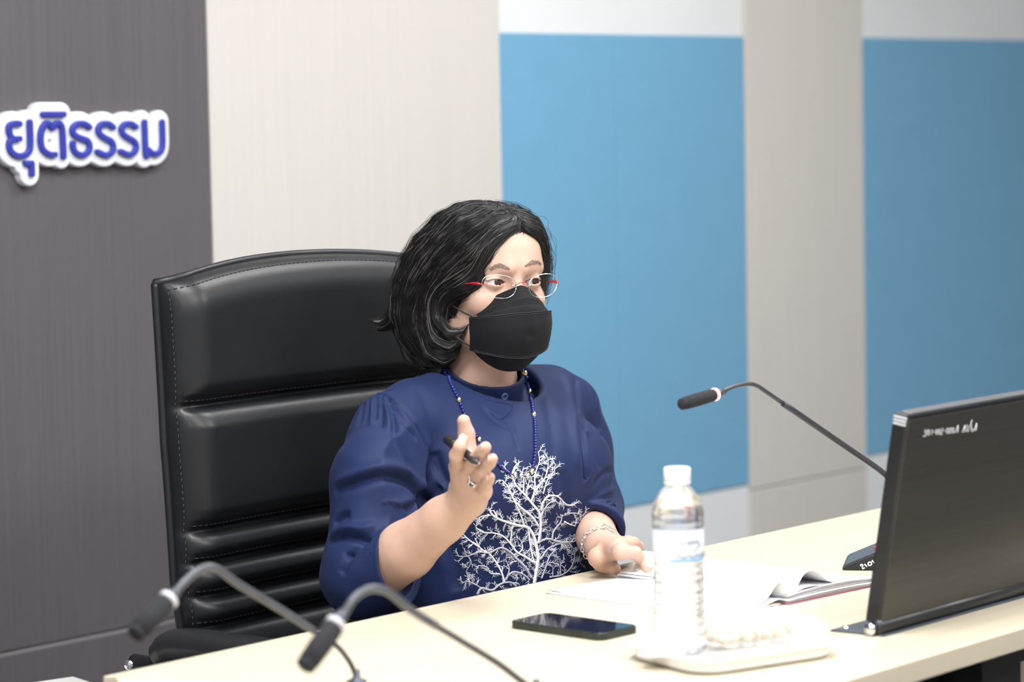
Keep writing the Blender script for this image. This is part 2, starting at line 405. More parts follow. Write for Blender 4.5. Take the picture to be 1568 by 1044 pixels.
panel('joint_strip', X0, xd-0.002, zg-0.005, zg+0.005, MT['groove'], 0.017)
panel('beige_panel', xd, xa-0.001, 0.1, ZC, MT['tan_laminate'], 0.022)
panel('white_panel', xa, xb-0.001, zt, ZC, MT['wall_white'], 0.016)
panel('white_panel', xa, xb-0.001, 0.1, zb, MT['wall_white'], 0.016)
panel('blue_fabric_panel', xa, xs-0.0006, zb, zt, MT['blue_fabric'], 0.02, 0.003)
panel('blue_fabric_panel', xs+0.0006, xb-0.001, zb, zt, MT['blue_fabric'], 0.02, 0.003)
zk = ony((1230, 734), YW)[2]
panel('beige_column', xb, xc, zk+0.0012, ZC, MT['tan_laminate'], 0.022)
panel('beige_column', xb, xc, 0.1, zk-0.0012, MT['tan_laminate'], 0.022)
zb2 = ony((1350, 694), YW)[2]; zt2 = ony((1440, 60), YW)[2]
for k in range(3):
    x = xc+0.001+k*1.15
    panel('blue_fabric_panel', x, x+1.148, zb2, zt2, MT['blue_fabric'], 0.02, 0.003)
    panel('white_panel', x, x+1.148, zt2, ZC, MT['wall_white'], 0.016)
    panel('white_panel', x, x+1.148, 0.1, zb2, MT['wall_white'], 0.016)
bb = box('baseboard_back', (X0, YW-0.004, 0), (X1, YW+0.02, 0.1), MT['dark_laminate']); bb['kind'] = 'structure'

# ------------------------------------------------------------------ raised lettering on the dark panel
def zs(L): return [(x*0.21684, 130+y*0.21684) for x, y in L]
LET = [
 [[(110, 275), (75, 272), (40, 290), (38, 335), (60, 378), (110, 380)], [(60, 378), (40, 410), (45, 460), (80, 495), (130, 500), (170, 480), (187, 430), (183, 262)]],
 [[(155, 553), (196, 553), (198, 630)]],
 [[(360, 492), (320, 490), (275, 455), (260, 390), (270, 310), (300, 272), (325, 280), (342, 305), (362, 278), (385, 270), (410, 300), (418, 400), (422, 508)]],
 [[(278, 208), (422, 208)]],
 [[(604, 300), (570, 276), (520, 275), (488, 305), (490, 345), (530, 372), (590, 395), (607, 440), (590, 480), (550, 495), (510, 480), (490, 445), (488, 412)]],
 [[(772, 300), (740, 276), (695, 276), (670, 305), (675, 345), (715, 375), (760, 400), (775, 445), (755, 485), (715, 495), (662, 472)]],
 [[(932, 298), (900, 276), (860, 276), (833, 303), (838, 343), (878, 373), (922, 400), (935, 440), (918, 480), (880, 492), (825, 470)]],
 [[(994, 262), (1004, 495), (1020, 460), (1040, 478), (1075, 488), (1110, 465), (1122, 410), (1118, 262)]],
]
sign = root('wall_sign', ony((130, 215), YW-0.02), 'white cut-out wall sign with raised blue Thai lettering on the dark panel', 'sign')
YS = YW
def dist2(p, polys):
    d = np.full(len(p), 9.0, np.float32); q = p[:, [0, 2]]
    for L in polys:
        for i in range(len(L)-1):
            a, b = L[i][[0, 2]].astype(np.float32), L[i+1][[0, 2]].astype(np.float32); v = b-a
            t = np.clip(((q-a)@v)/float(v@v+1e-12), 0, 1); d = np.minimum(d, np.linalg.norm(q-a-t[:, None]*v, axis=1))
    return d
LW = []
for strokes in LET:
    S = []
    for L in strokes:
        W3 = np.array([ony(p, YS-0.012) for p in zs(L)])
        S.append(spline(W3, max(2, (len(L)-1)*4+1)) if len(L) > 2 and len(L) != 3 else W3)
    LW.append(S)
allL = [s for S in LW for s in S]
PL = np.vstack(allL); lo = PL.min(0); hi = PL.max(0)
slab = lambda p, y0, y1: np.abs(p[:, 1]-(y0+y1)/2)-(y1-y0)/2
fb = lambda p: smax(dist2(p, allL)-0.0205, slab(p, YS-0.018, YS+0.001), 0.004)
sdf_obj('sign_backing', fb, (lo[0]-0.04, YS-0.03, lo[2]-0.04), (hi[0]+0.04, YS+0.01, hi[2]+0.04), 0.0024, MT['sign_white'], sign)
for S in LW:
    P2 = np.vstack(S); l2 = P2.min(0); h2 = P2.max(0)
    fl = lambda p: smax(dist2(p, S)-0.0050, slab(p, YS-0.026, YS-0.016), 0.002)
    sdf_obj('letter', fl, (l2[0]-0.02, YS-0.034, l2[2]-0.02), (h2[0]+0.02, YS-0.01, h2[2]+0.02), 0.0014, MT['sign_blue'], sign)

# ------------------------------------------------------------------ conference table
YN, YT, ZT, TH = 1.772, 2.505, 0.75, 0.027
mA = np.array([2.182, 2.505]); md = np.array([0.437, -0.735])     # mitred left end
mB = mA+md*((YN-YT)/md[1])
XR = 5.2
table = root('conference_table', (3.6, 2.14, 0), 'long pale birch conference table that the woman sits behind', 'table', 'table sections')
prism('tabletop', [mA, mB, (XR, YN), (XR, YT)], ZT-TH, ZT, MT['table_wood'], table, bev=0.0015)
box('modesty_panel', (3.19, 1.98, 0.12), (XR-0.05, 1.998, 0.665), MT['table_edge'], table, bev=0.001)
box('frame_beam', (2.75, 1.86, ZT-TH-0.05), (XR-0.1, 1.90, ZT-TH), MT['black_metal'], table, bev=0.002)
box('frame_beam', (2.5, 2.36, ZT-TH-0.05), (XR-0.1, 2.40, ZT-TH), MT['black_metal'], table, bev=0.002)
for x in (2.79, 4.9):
    box('leg', (x, 1.86, 0), (x+0.05, 1.91, ZT-TH), MT['black_metal'], table, bev=0.003)
    box('leg', (x, 2.36, 0), (x+0.05, 2.41, ZT-TH), MT['black_metal'], table, bev=0.003)
    box('crossbar', (x+0.005, 1.91, ZT-TH-0.045), (x+0.045, 2.36, ZT-TH), MT['black_metal'], table, bev=0.002)
bx0 = onz((1462, 1020), 0.70)[0]
box('bracket', (bx0-0.01, 1.80, ZT-TH-0.075), (bx0+0.085, 1.86, ZT-TH), MT['black_metal'], table, bev=0.002)
# neighbouring section of the table, beyond the mitre
pn = np.array([-md[1], md[0]])/np.hypot(*md)*-1               # away from the main section
g0, g1 = mA+pn*0.005, mB+pn*0.005
t2 = root('conference_table', (2.0, 1.9, 0), 'neighbouring section of birch table at the bottom left, past the mitred joint', 'table', 'table sections')
e = np.array([-0.55, -0.83])
q0 = g0+(mA-mB)*-0.02; 
prism('tabletop', [q0, q0+e*0.9, g1+e*0.62+np.array([0.05, -0.2]), g1], ZT-TH, ZT-0.0005, MT['table_edge'], t2, bev=0.0015)
for p in (q0+e*0.35+np.array([.12, 0]), g1+e*0.3):
    box('leg', (p[0]-0.02, p[1]-0.02, 0), (p[0]+0.03, p[1]+0.03, ZT-TH), MT['black_metal'], t2, bev=0.003)
# pale top that peeks in at the bottom left
pq = onz((114, 1034), 0.55); pr = onz((60, 1042), 0.55)
st = root('side_table', (pq[0]-0.22, pq[1]+0.02, 0), 'low white side table whose corner shows at the bottom left', 'table')
u = (pr-pq)[:2]/np.linalg.norm((pr-pq)[:2]); v = np.array([u[1], -u[0]]); v = v if v[1] < 0 else -v
c = [pq[:2], pq[:2]+u*0.42, pq[:2]+u*0.42+v*0.3, pq[:2]+v*0.3]
prism('tabletop', c, 0.528, 0.55, MT['white_plastic'], st, bev=0.006)
cm = sum(c)/4
for k in c:
    q = cm+(k-cm)*0.86; box('leg', (q[0]-0.012, q[1]-0.012, 0), (q[0]+0.012, q[1]+0.012, 0.529), MT['black_metal'], st, bev=0.002)
# ================================================================== retractable monitor, back towards the camera
mx0 = 2.912; ang = math.atan2(0.046, 0.273)
mon = root('monitor', (3.2, 1.92, ZT), 'slim black flip-up monitor seen from behind at the right edge of the table', 'monitor')
prism('base_plate', [onz((1271.4, 966.8))[:2], onz((1354, 975.2))[:2], (3.52, 1.882), (3.52, 1.958)], ZT, ZT+0.0025, MT['grey_plastic'], mon, bev=0.0006)
ctr = (2.93, 1.945, ZT)
scr = lathe('screw', [(0, .0042), (.003, .004), (.0055, .0028), (.006, .0025)], MT['chrome'], mon, onz((1294, 963))+np.array([0, 0, 0]), 14)
YB = 1.893                                                     # foot of the back face
RX = Matrix.Translation((0, YB, ZT)) @ Matrix.Rotation(ang, 4, 'X')   # local: x right, y towards the woman, z up the panel
MW, MH, MTk = 0.52, 0.281, 0.022
box('panel', (mx0, 0.0, 0.013), (mx0+MW, MTk, MH), MT['monitor_edge'], mon, bev=0.003, rot=RX)
box('back_cover', (mx0+0.0015, -0.0016, 0.016), (mx0+MW-0.0015, 0.004, MH-0.006), MT['monitor_back'], mon, bev=0.0008, rot=RX)
box('top_rim', (mx0+0.012, 0.003, MH-0.003), (mx0+MW-0.012, MTk-0.003, MH+0.0012), MT['monitor_rim'], mon, bev=0.001, rot=RX)
box('screen', (mx0+0.012, MTk-0.001, 0.03), (mx0+MW-0.012, MTk+0.0006, MH-0.012), MT['screen'], mon, rot=RX)
for k in range(3):
    box('corner_clip', (mx0-0.0012, 0.001+k*0.0002, MH-0.006-k*0.0042), (mx0+0.010-k*0.0012, MTk-0.002, MH-0.0032-k*0.0042), MT['ring_off'], mon, bev=0.0006, rot=RX)
V, F = tube_arrays(np.array([[mx0-0.004, YB+0.000, ZT+0.0105], [mx0+MW, YB+0.000, ZT+0.0105]]), 0.0095, 20)
bar = arrays_obj('hinge_bar', V, F, MT['black_plastic'], mon)
V, F = tube_arrays(np.array([[mx0-0.011, YB+0.006, ZT+0.0085], [mx0-0.003, YB+0.006, ZT+0.0085]]), 0.0075, 16)
arrays_obj('hinge_cap', V, F, MT['chrome'], bar)
# hand-painted inventory marking, copied stroke for stroke
def mk(L): return [(1390+x*0.0829, 630+y*0.0829) for x, y in L]
MARK = [[(280, 455), (335, 452), (318, 420), (335, 400), (312, 375), (330, 345), (312, 340)], [(352, 345), (352, 445)],
 [(378, 345), (372, 400), (380, 437), (400, 430), (408, 380), (400, 342), (380, 343)], [(455, 335), (447, 430)],
 [(482, 380), (505, 378)], [(525, 340), (518, 390), (526, 425), (545, 420), (553, 370), (545, 335), (526, 338)],
 [(578, 330), (570, 390), (580, 425), (598, 415), (604, 365), (597, 328), (580, 330)], [(640, 310), (652, 325), (640, 360), (606, 430), (640, 425)],
 [(675, 358), (694, 352)], [(725, 320), (715, 370), (722, 405), (742, 400), (752, 350), (745, 312), (725, 318)],
 [(775, 310), (765, 365), (774, 402), (794, 396), (802, 345), (795, 305), (776, 310)], [(830, 305), (820, 360), (830, 398), (848, 390), (856, 340), (848, 300), (830, 305)],
 [(932, 250), (875, 385), (925, 380), (932, 250)], [(1060, 250), (1002, 382), (1048, 378), (1058, 260)],
 [(1090, 255), (1110, 262), (1098, 295), (1080, 310), (1104, 325), (1100, 362), (1072, 358)], [(1190, 152), (1112, 378)],
 [(1182, 250), (1168, 360), (1200, 372), (1212, 330), (1180, 325)], [(1274, 215), (1222, 350), (1260, 350), (1274, 215)]]
nb = np.array([0, -math.cos(ang), -math.sin(ang)]); pb = np.array([0, YB, ZT])+nb*0.0019
def onback(p):
    q = ray(p); t = ((pb-O)@nb)/(q@nb); return O+q*t
L = []
for s in MARK:
    P = np.array([onback(p) for p in mk(s)]); L.append(tube_arrays(P, 0.00052, 5))
V, F = join_arrays(L); arrays_obj('marking', V, F, MT['white_ink'], mon)

# ================================================================== gooseneck microphones
def mic(label, pts, Y, tip, ring, head_r, base_xy, thick, on):
    """pts: pixel polyline of the neck from the head to the foot, laid in the vertical plane at depth Y"""
    W = [ony(p, Y) for p in pts]
    foot = np.array([base_xy[0], base_xy[1], ZT])
    r = root('gooseneck_microphone', foot, label, 'microphone', 'gooseneck microphones')
    W = np.array(W)
    if not on:
        dv = W[-1]-W[-2]; W[-1] = W[-2]+dv*((ZT+.004-W[-2][2])/dv[2])
    S = spline(W, 60)
    k = thick[0]
    n0 = int(60*k)
    tube('gooseneck', S[:n0+1], thick[1], MT['neck_grey'], r, 12)
    tube('stem', S[n0:], thick[2], MT['neck_black'], r, 12)
    T = ony(tip, Y); Rg = ony(ring, Y); ax = Rg-T; Lh = np.linalg.norm(ax); ax /= Lh
    M = frame_to(ax)
    hd = lathe('windscreen', [(0, 0.0), (head_r*.75, 0.0008), (head_r*.93, 0.003), (head_r*.93, .0055), (head_r*.80, .0065), (head_r*.80, .0085), (head_r*.98, .0095),
                              (head_r*1.04, Lh*.5), (head_r, Lh*.9), (head_r*.9, Lh*.97), (0, Lh*.97)], MT['foam'], r, T, 28, M)
    lr = Lh*.97; rw = 0.0038 if on else 0.006
    if on:
        lathe('light_ring', [(0, lr-.0012), (head_r*.98, lr-.0012), (head_r*.98, lr+rw+.0012), (0, lr+rw+.0012)], MT['led'], r, T, 28, M)
        lathe('light_ring_core', [(0, lr), (head_r*1.0, lr), (head_r*1.0, lr+rw), (0, lr+rw)], MT['led_core'], r, T, 28, M)
    else:
        lathe('light_ring', [(0, lr), (head_r*.98, lr), (head_r*.98, lr+rw), (0, lr+rw)], MT['ring_off'], r, T, 28, M)
    E = W[0]; Lc = np.linalg.norm(E-T)+0.003
    lathe('collar', [(0, lr+rw), (head_r*.93, lr+rw), (head_r*.6, lr+rw+(Lc-lr-rw)*.5), (thick[1]*1.15, Lc), (0, Lc)], MT['neck_grey'], r, T, 24, M)
    return r, S
# the one with its ring lit, on a wedge shaped base beside the booklet
bz = ZT
m3, S3 = mic('black gooseneck microphone with lit red ring, on a wedge base behind the monitor',
    [(1108, 598), (1128, 590.5), (1147, 587.5), (1160, 591), (1172, 599), (1236, 643), (1300, 687), (1345, 718), (1372, 742), (1388, 760), (1399, 785), (1401, 806)], 2.19, (1042.5, 619), (1094, 604), 0.0085, (3.43, 2.19), (.40, .0030, .0042), True)
pA3 = onz((1290, 870), ZT+.003)[:2]; eu = np.array([.867, .498]); ev = np.array([.498, -.867])      # low edge towards the woman, rising away from her
BW, BL, h0, h1 = .105, .125, .005, .058
def bp3(u, v, up=0.0): q = pA3+eu*u+ev*v; return np.array([q[0], q[1], ZT+h0+(h1-h0)*v/BL+up])
V = [np.array([*(pA3+eu*u+ev*v), ZT]) for u, v in ((0, 0), (BW, 0), (BW, BL), (0, BL))]+[bp3(*c) for c in ((0, 0), (BW, 0), (BW, BL), (0, BL))]
bm = bmesh.new(); vs = [bm.verts.new(v) for v in V]
for f in ((0, 1, 2, 3), (4, 7, 6, 5), (0, 4, 5, 1), (1, 5, 6, 2), (2, 6, 7, 3), (3, 7, 4, 0)): bm.faces.new([vs[i] for i in f])
bmesh.ops.recalc_face_normals(bm, faces=bm.faces); bmesh.ops.bevel(bm, geom=list(bm.edges), offset=0.0016, segments=2, profile=0.5, affect='EDGES')
bm_obj('base', bm, MT['black_plastic'], m3)
C4 = ((.003, .003), (BW-.003, .003), (BW-.003, BL-.004), (.003, BL-.004))
V = [bp3(*c, .0002) for c in C4]+[bp3(*c, .0012) for c in C4]
poly('top_plate', V, [(0, 1, 2, 3), (4, 7, 6, 5), (0, 4, 5, 1), (1, 5, 6, 2), (2, 6, 7, 3), (3, 7, 4, 0)], MT['grey_plastic'], m3)
lpt = dep((1335, 839), float((bp3(.05, .05)-O)@Fh)); dd_ = (lpt[:2]-pA3); lu, lv = float(dd_@eu), float(dd_@ev)
lp = bp3(.045, .047, .0016)
box('button_light', lp-np.array([.004, .003, .0008]), lp+np.array([.004, .003, .0012]), MT['red_led'], m3, bev=0.0005)
lathe('neck_socket', [(0, 0.012), (.006, .011), (.0075, .006), (.0095, 0), (0, 0)], MT['black_plastic'], m3, (S3[-1][0], S3[-1][1], S3[-1][2]-.004), 20)
# number stencilled on the camera side of the base
def bk(L): return [(1270+x*0.0766, 810+y*0.0766) for x, y in L]
NUM = [[(628, 740), (622, 715), (650, 705), (668, 728), (655, 755), (665, 795), (706, 775)], [(700, 700), (752, 752)], [(770, 690), (790, 660), (830, 660), (848, 695), (825, 725), (785, 725), (770, 690)],
       [(850, 625), (905, 685)], [(935, 622), (985, 598)]]
n3 = np.array([-eu[0], -eu[1], 0]); p3 = np.array([*pA3, ZT])+n3*.0009
def onside(p): q = ray(p); return O+q*(((p3-O)@n3)/(q@n3))
L = []
for s in NUM:
    P = np.array([onside(p) for p in bk(s)]); L.append(tube_arrays(P, 0.0010, 5))
V, F = join_arrays(L); arrays_obj('marking', V, F, MT['white_ink'], m3)
# two out of focus ones in the foreground
c8 = lambda L: [(x*0.523, 820+y*0.523) for x, y in L]
m1, S1 = mic('blurred foreground microphone furthest left, its long stem crossing to the joint in the table',
    c8([(512, 168), (540, 135), (580, 103), (612, 92), (645, 103), (700, 143), (820, 215), (925, 283), (985, 322), (1025, 372), (1046, 422), (1052, 432)]), 2.23, c8([(392, 292)])[0], c8([(490, 190)])[0], 0.0115, (2.36, 2.23), (.62, .0046, .0030), False)
m2, S2 = mic('blurred foreground microphone nearest the bottom centre, its head hanging over the table',
    c8([(1005, 232), (1035, 185), (1070, 160), (1105, 155), (1145, 170), (1210, 222), (1330, 296), (1455, 372), (1530, 428), (1640, 500), (1688, 535)]), 2.02, c8([(890, 388)])[0], c8([(980, 262)])[0], 0.0115, (2.45, 2.02), (.55, .0046, .0036), False)
for m_, S_ in ((m1, S1), (m2, S2)):
    e = S_[-1]; top = max(e[2]-ZT, 0.012)
    lathe('foot', [(0, 0), (.012, 0), (.012, .002), (.007, .004), (.0045, .006), (.0042, top+.003), (0, top+.003)], MT['grey_plastic'], m_, (e[0], e[1], ZT), 30)

# ================================================================== phone
pl_, pb_, pr_, pf_ = [onz(p, ZT+0.0095)[:2] for p in ((781.5, 950), (846, 939), (976, 956), (912, 969.5))]
a = (pf_-pl_+pr_-pb_)/2; La = np.linalg.norm(a); a /= La
b = np.array([-a[1], a[0]]); Lb = 0.076; La = 0.157
cc = (pl_+pb_+pr_+pf_)/4
ph = root('smartphone', (cc[0], cc[1], ZT), 'black smartphone with dark green frame lying face up on the table', 'phone')
def rrect(c, a, b, la, lb, r, n=8):
    P = []
    for sx, sy, t0 in ((1, 1, 0), (-1, 1, PI/2), (-1, -1, PI), (1, -1, 1.5*PI)):
        for k in range(n+1):
            t = t0+k/n*PI/2; P.append(c+a*(sx*(la/2-r)+r*math.cos(t))+b*(sy*(lb/2-r)+r*math.sin(t)))
    return P
prism('body', rrect(cc, a, b, La, Lb, .013), ZT+.0002, ZT+.0094, MT['phone_frame'], ph, bev=0.0012)
prism('screen', rrect(cc, a, b, La-.004, Lb-.004, .0115), ZT+.0085, ZT+.0098, MT['screen'], ph, bev=0.0003)
sd = -b
for t, l in ((-.035, .012), (-.012, .012), (.035, .020)):
    q = cc+a*t+sd*(Lb/2+.0002); P = [q+a*l/2+sd*.0006, q-a*l/2+sd*.0006, q-a*l/2-sd*.002, q+a*l/2-sd*.002]
    prism('side_button', P, ZT+.0035, ZT+.0062, MT['phone_frame'], ph)
prism('speaker_slot', [cc+a*(La/2-.006)+b*s*.006+a*d for s, d in ((1, 0), (-1, 0), (-1, .0015), (1, .0015))], ZT+.0097, ZT+.0100, MT['black_plastic'], ph)

# ================================================================== booklet lying open
bk_ = root('booklet', (3.12, 2.30, ZT), 'thick open booklet of white pages in front of the woman', 'booklet')
A = onz((839, 900), ZT+.006)[:2]; B = onz((1100, 934), ZT+.006)[:2]
Cn = onz((1208, 921), ZT+.004)[:2]; Dn = onz((1340, 884), ZT+.012)[:2]; Dn = Dn-(Dn-Cn)*.03; Cf = Cn+(A-B)
def sheet(name, near, far, zfun, m, thick=0.0006, nu=28, nv=10, wob=0.0):
    """near / far: 2D polylines (left to right); zfun(u, v) height above the table"""
    near = np.array(near); far = np.array(far)
    def at(L, u):
        s = u*(len(L)-1); i = min(int(s), len(L)-2); return L[i]+(L[i+1]-L[i])*(s-i)
    V = []
    for l in (0, 1):
        for i in range(nu+1):
            for j in range(nv+1):
                u, v = i/nu, j/nv; p = at(near, u)*(1-v)+at(far, u)*v
                V.append((p[0], p[1], ZT+zfun(u, v)-l*thick))
    n = (nu+1)*(nv+1); F = []
    for i in range(nu):
        for j in range(nv):
            q = [i*(nv+1)+j, (i+1)*(nv+1)+j, (i+1)*(nv+1)+j+1, i*(nv+1)+j+1]; F.append(q); F.append([k+n for k in q[::-1]])
    rim = [i*(nv+1) for i in range(nu+1)]+[nu*(nv+1)+j for j in range(1, nv+1)]+[i*(nv+1)+nv for i in range(nu-1, -1, -1)]+[j for j in range(nv-1, 0, -1)]
    for k in range(len(rim)):
        a_, b_ = rim[k], rim[(k+1) % len(rim)]; F.append([b_, a_, a_+n, b_+n])
    return poly(name, V, F, m, bk_, True)
far_l = A
nearL = [B, B+(Cn-B)*.5, Cn]; farL = [far_l, far_l+(Cf-far_l)*.5, Cf]
hump = lambda u: 0.026*math.exp(-((u-.86)/.16)**2)
sst = lambda t: (lambda c: c*c*(3-2*c))(max(0.0, min(1.0, t)))
hump2 = lambda u, v: 0.026*(1-v)*math.exp(-((u-.88)/.16)**2)
for k_ in (.22,):
    sheet('page', nearL, farL, lambda u, v, k_=k_: .0030+.004*u*k_+k_*hump2(u, v)*(1 if u < .86 else max(0.0, 1-((u-.86)/.14)**2*.85)), MT['paper'])
sheet('page', nearL, farL, lambda u, v: .0035+.004*u+hump2(u, v)*(1 if u < .86 else max(0.0, 1-((u-.86)/.14)**2*.85)), MT['paper'])
lo_n = [B+np.array([-.012, -.002]), Cn+np.array([-.01, .006])]; lo_f = [A+np.array([-.010, -.004]), Cf+np.array([-.01, -.004])]
sheet('page', lo_n, lo_f, lambda u, v: .0016+.001*u, MT['paper'], .0012)
st_n = [Cn, Dn]; st_f = [Cf, Cf+(Dn-Cn)*1.0]
for k in range(6):
    o_ = np.array([.002*math.sin(k*2.1), .0015*math.cos(k*1.7)])
    sheet('page', [p+o_ for p in st_n], [p+o_ for p in st_f], lambda u, v, k=k: .0030+k*.0019+.004*u*(1-u)*4*(k/5), MT['paper'] if k % 2 == 0 else MT['paper_edge'], .0017, 14, 4)
sheet('cover', [Cn+np.array([-.004, -.001]), Dn+np.array([.002, -.001])], [Cf+np.array([-.004, .001]), st_f[1]+np.array([.002, .001])], lambda u, v: .0011, MT['cover'], .0010, 8, 4)
for k_ in (.2,):
    sheet('page', [Cn+np.array([.004, .0]), Dn], [Cf+np.array([.004, 0]), st_f[1]], lambda u, v, k_=k_: .0143+k_*.024*math.exp(-((u-.24)/.20)**2)*sst((u-.10*v)/.15)-.002*u, MT['paper'], .0005)
sheet('page', [Cn+np.array([.004, .0]), Dn], [Cf+np.array([.004, 0]), st_f[1]], lambda u, v: .0145+.026*math.exp(-((u-.24)/.20)**2)*sst((u-.10*v)/.15)-.002*u, MT['paper'], .0005)

# ================================================================== tray with bottle and snack
tc_ = np.array([2.700, 1.962]); ta = np.array([math.cos(-.30), math.sin(-.30)]); tb = np.array([-ta[1], ta[0]])
tL, tW = .215, .165
tray = root('tray', (tc_[0], tc_[1], ZT), 'small white plastic tray with rounded corners under the bottle', 'tray')
def ring_loft(rows, m, name, parent):
    V = []; n = len(rows[0][0])
    for P, z in rows: V += [(p[0], p[1], z) for p in P]
    F = []
    for i in range(len(rows)-1):
        for j in range(n): F.append((i*n+j, i*n+(j+1) % n, (i+1)*n+(j+1) % n, (i+1)*n+j))
    F.append(tuple(range(n))[::-1]); F.append(tuple((len(rows)-1)*n+j for j in range(n)))
    return poly(name, V, F, m, parent, False)
rr = lambda d, r: rrect(tc_, ta, tb, tL+d, tW+d, r, 8)
ring_loft([(rr(-.016, .035), ZT+.0003), (rr(-.006, .038), ZT+.004), (rr(.000, .04), ZT+.015), (rr(.008, .043), ZT+.017), (rr(.008, .043), ZT+.0185), (rr(-.002, .039), ZT+.0180), (rr(-.010, .036), ZT+.0125), (rr(-.018, .032), ZT+.0105)], MT['white_plastic'], 'dish', tray)
for s in (1, -1):
    c_ = tc_+ta*s*(tL/2+.010); P = [c_+tb*.022-ta*s*.008, c_+tb*.012+ta*s*.012, c_-tb*.012+ta*s*.012, c_-tb*.022-ta*s*.008]
    prism('handle', P if s > 0 else P[::-1], ZT+.0162, ZT+.0190, MT['white_plastic'], tray, bev=.001)
TZ = ZT+.0105
bp_ = onz((1041, 1000), TZ)
bot = root('water_bottle', (bp_[0], bp_[1], TZ), 'clear plastic bottle of water with white cap standing on the tray', 'bottle')
Hb = 0.223; R = .0312
prof = [(0, 0.001), (.018, .001), (.026, .0), (R*.97, .006), (R, .012)]
z = .016
while z < .098:
    prof += [(R, z), (R*.985, z+.003), (R*.955, z+.0055), (R*.985, z+.008), (R, z+.0105)]; z += .0128
prof += [(R*.97, .104), (R*.97, .108)]
prof += [(R*.965, .112), (R*.965, .151), (R*1.0, .154), (R*1.0, .159), (R*.96, .1615), (R*1.0, .164), (R*.99, .170), (R*.88, .183), (R*.66, .194), (R*.47, .2005), (.0135, .203), (.0135, .2055), (0, .2055)]
body = lathe('body', prof, MT['pet'], bot, (bp_[0], bp_[1], TZ), 56)
lb = lathe('label', [(R*.98, .1125), (R*.985, .1128), (R*.985, .1502), (R*.98, .1505)], MT['label_film'], bot, (bp_[0], bp_[1], TZ), 56)
lathe('cap', [(0, .2065), (.0150, .2065), (.0158, .2075)]+[(.0158, .2215), (.0145, .2228), (0, .2232)], MT['white_plastic'], bot, (bp_[0], bp_[1], TZ), 40)
lathe('neck_ring', [(.0134, .2035), (.0158, .2036), (.0158, .2058), (.0134, .206)], MT['white_plastic'], bot, (bp_[0], bp_[1], TZ), 40)
# print on the label: grey lettering and a blue band of waves, wrapped round the bottle
def wrap(pts, r):
    """pts: (angle offset in metres along the girth, height); zero faces the camera"""
    a0 = math.atan2(-bp_[1], -bp_[0]); return np.array([[bp_[0]+r*math.cos(a0+s/R), bp_[1]+r*math.sin(a0+s/R), TZ+z_] for s, z_ in pts])
L = []
word = {'M': [[(0, 0), (0, 1), (.5, .4), (1, 1), (1, 0)]], 'I': [[(.5, 0), (.5, 1)]], 'N': [[(0, 0), (0, 1), (1, 0), (1, 1)]], 'E': [[(1, 0), (0, 0), (0, 1), (1, 1)], [(0, .5), (.8, .5)]],
        'R': [[(0, 0), (0, 1), (.9, .9), (.9, .6), (0, .5), (1, 0)]], 'A': [[(0, 0), (.5, 1), (1, 0)], [(.2, .4), (.8, .4)]], 'L': [[(0, 1), (0, 0), (1, 0)]]}
s = .002
for ch in 'MINERAL':
    for st_ in word[ch]: L.append(tube_arrays(wrap([(s+x*.0030, .1335+y*.0050+s*.06) for x, y in st_], R*.992), .00055, 4))
    s += .0041
V, F = join_arrays(L); arrays_obj('print', V, F, MT['label_grey'], lb)
L = [tube_arrays(wrap([(x/30*.05-.002, .1205+.0016*math.sin(x*.9)+(.0035 if x > 20 else 0)*math.sin(x)) for x in range(31)], R*.99), .0010, 4)]
L.append(tube_arrays(wrap([(.020+x*.0018, .1262+.0012*x) for x in range(7)], R*.99), .0012, 4))
V, F = join_arrays(L); arrays_obj('print', V, F, MT['label_grey'], lb)
V, F = tube_arrays(wrap([(x/30*.06-.010, .1160) for x in range(31)], R*.985), .0030, 6, flat=.12, nrm=np.array([wrap([(x/30*.06-.010, .116)], 1.0)[0]-np.array([bp_[0], bp_[1], TZ+.116]) for x in range(31)]))
arrays_obj('print', V, F, MT['label_blue'], lb)
# snack in a clear crinkled bag
sc_ = tc_+ta*.030+tb*.010
sn = root('snack_packet', (sc_[0], sc_[1], TZ), 'clear crinkled packet of pale wafers lying on the white tray', 'packet')
def pillow(p):
    q = p-np.array([sc_[0], sc_[1], TZ+.021], np.float32); x = q[:, :2]@ta.astype(np.float32); y = q[:, :2]@tb.astype(np.float32); z_ = q[:, 2]
    ex = np.clip(1-np.abs(x/.083)**2.6, 0, 1); ey = np.clip(1-np.abs(y/.055)**2.6, 0, 1)
    hh = .0165*np.sqrt(ex*ey)+.0012
    wr = .0016*np.sin(x*260+y*190)+.0014*np.sin(y*330-x*120+1.3)+.001*np.sin(x*520)
    d = np.maximum(np.abs(z_-.2*wr)-hh-wr, np.maximum(np.abs(x)-.085, np.abs(y)-.057)); return d*.7
sdf_obj('wrapper', pillow, (sc_[0]-.11, sc_[1]-.1, TZ-.005), (sc_[0]+.11, sc_[1]+.1, TZ+.05), .0022, MT['film'], sn)
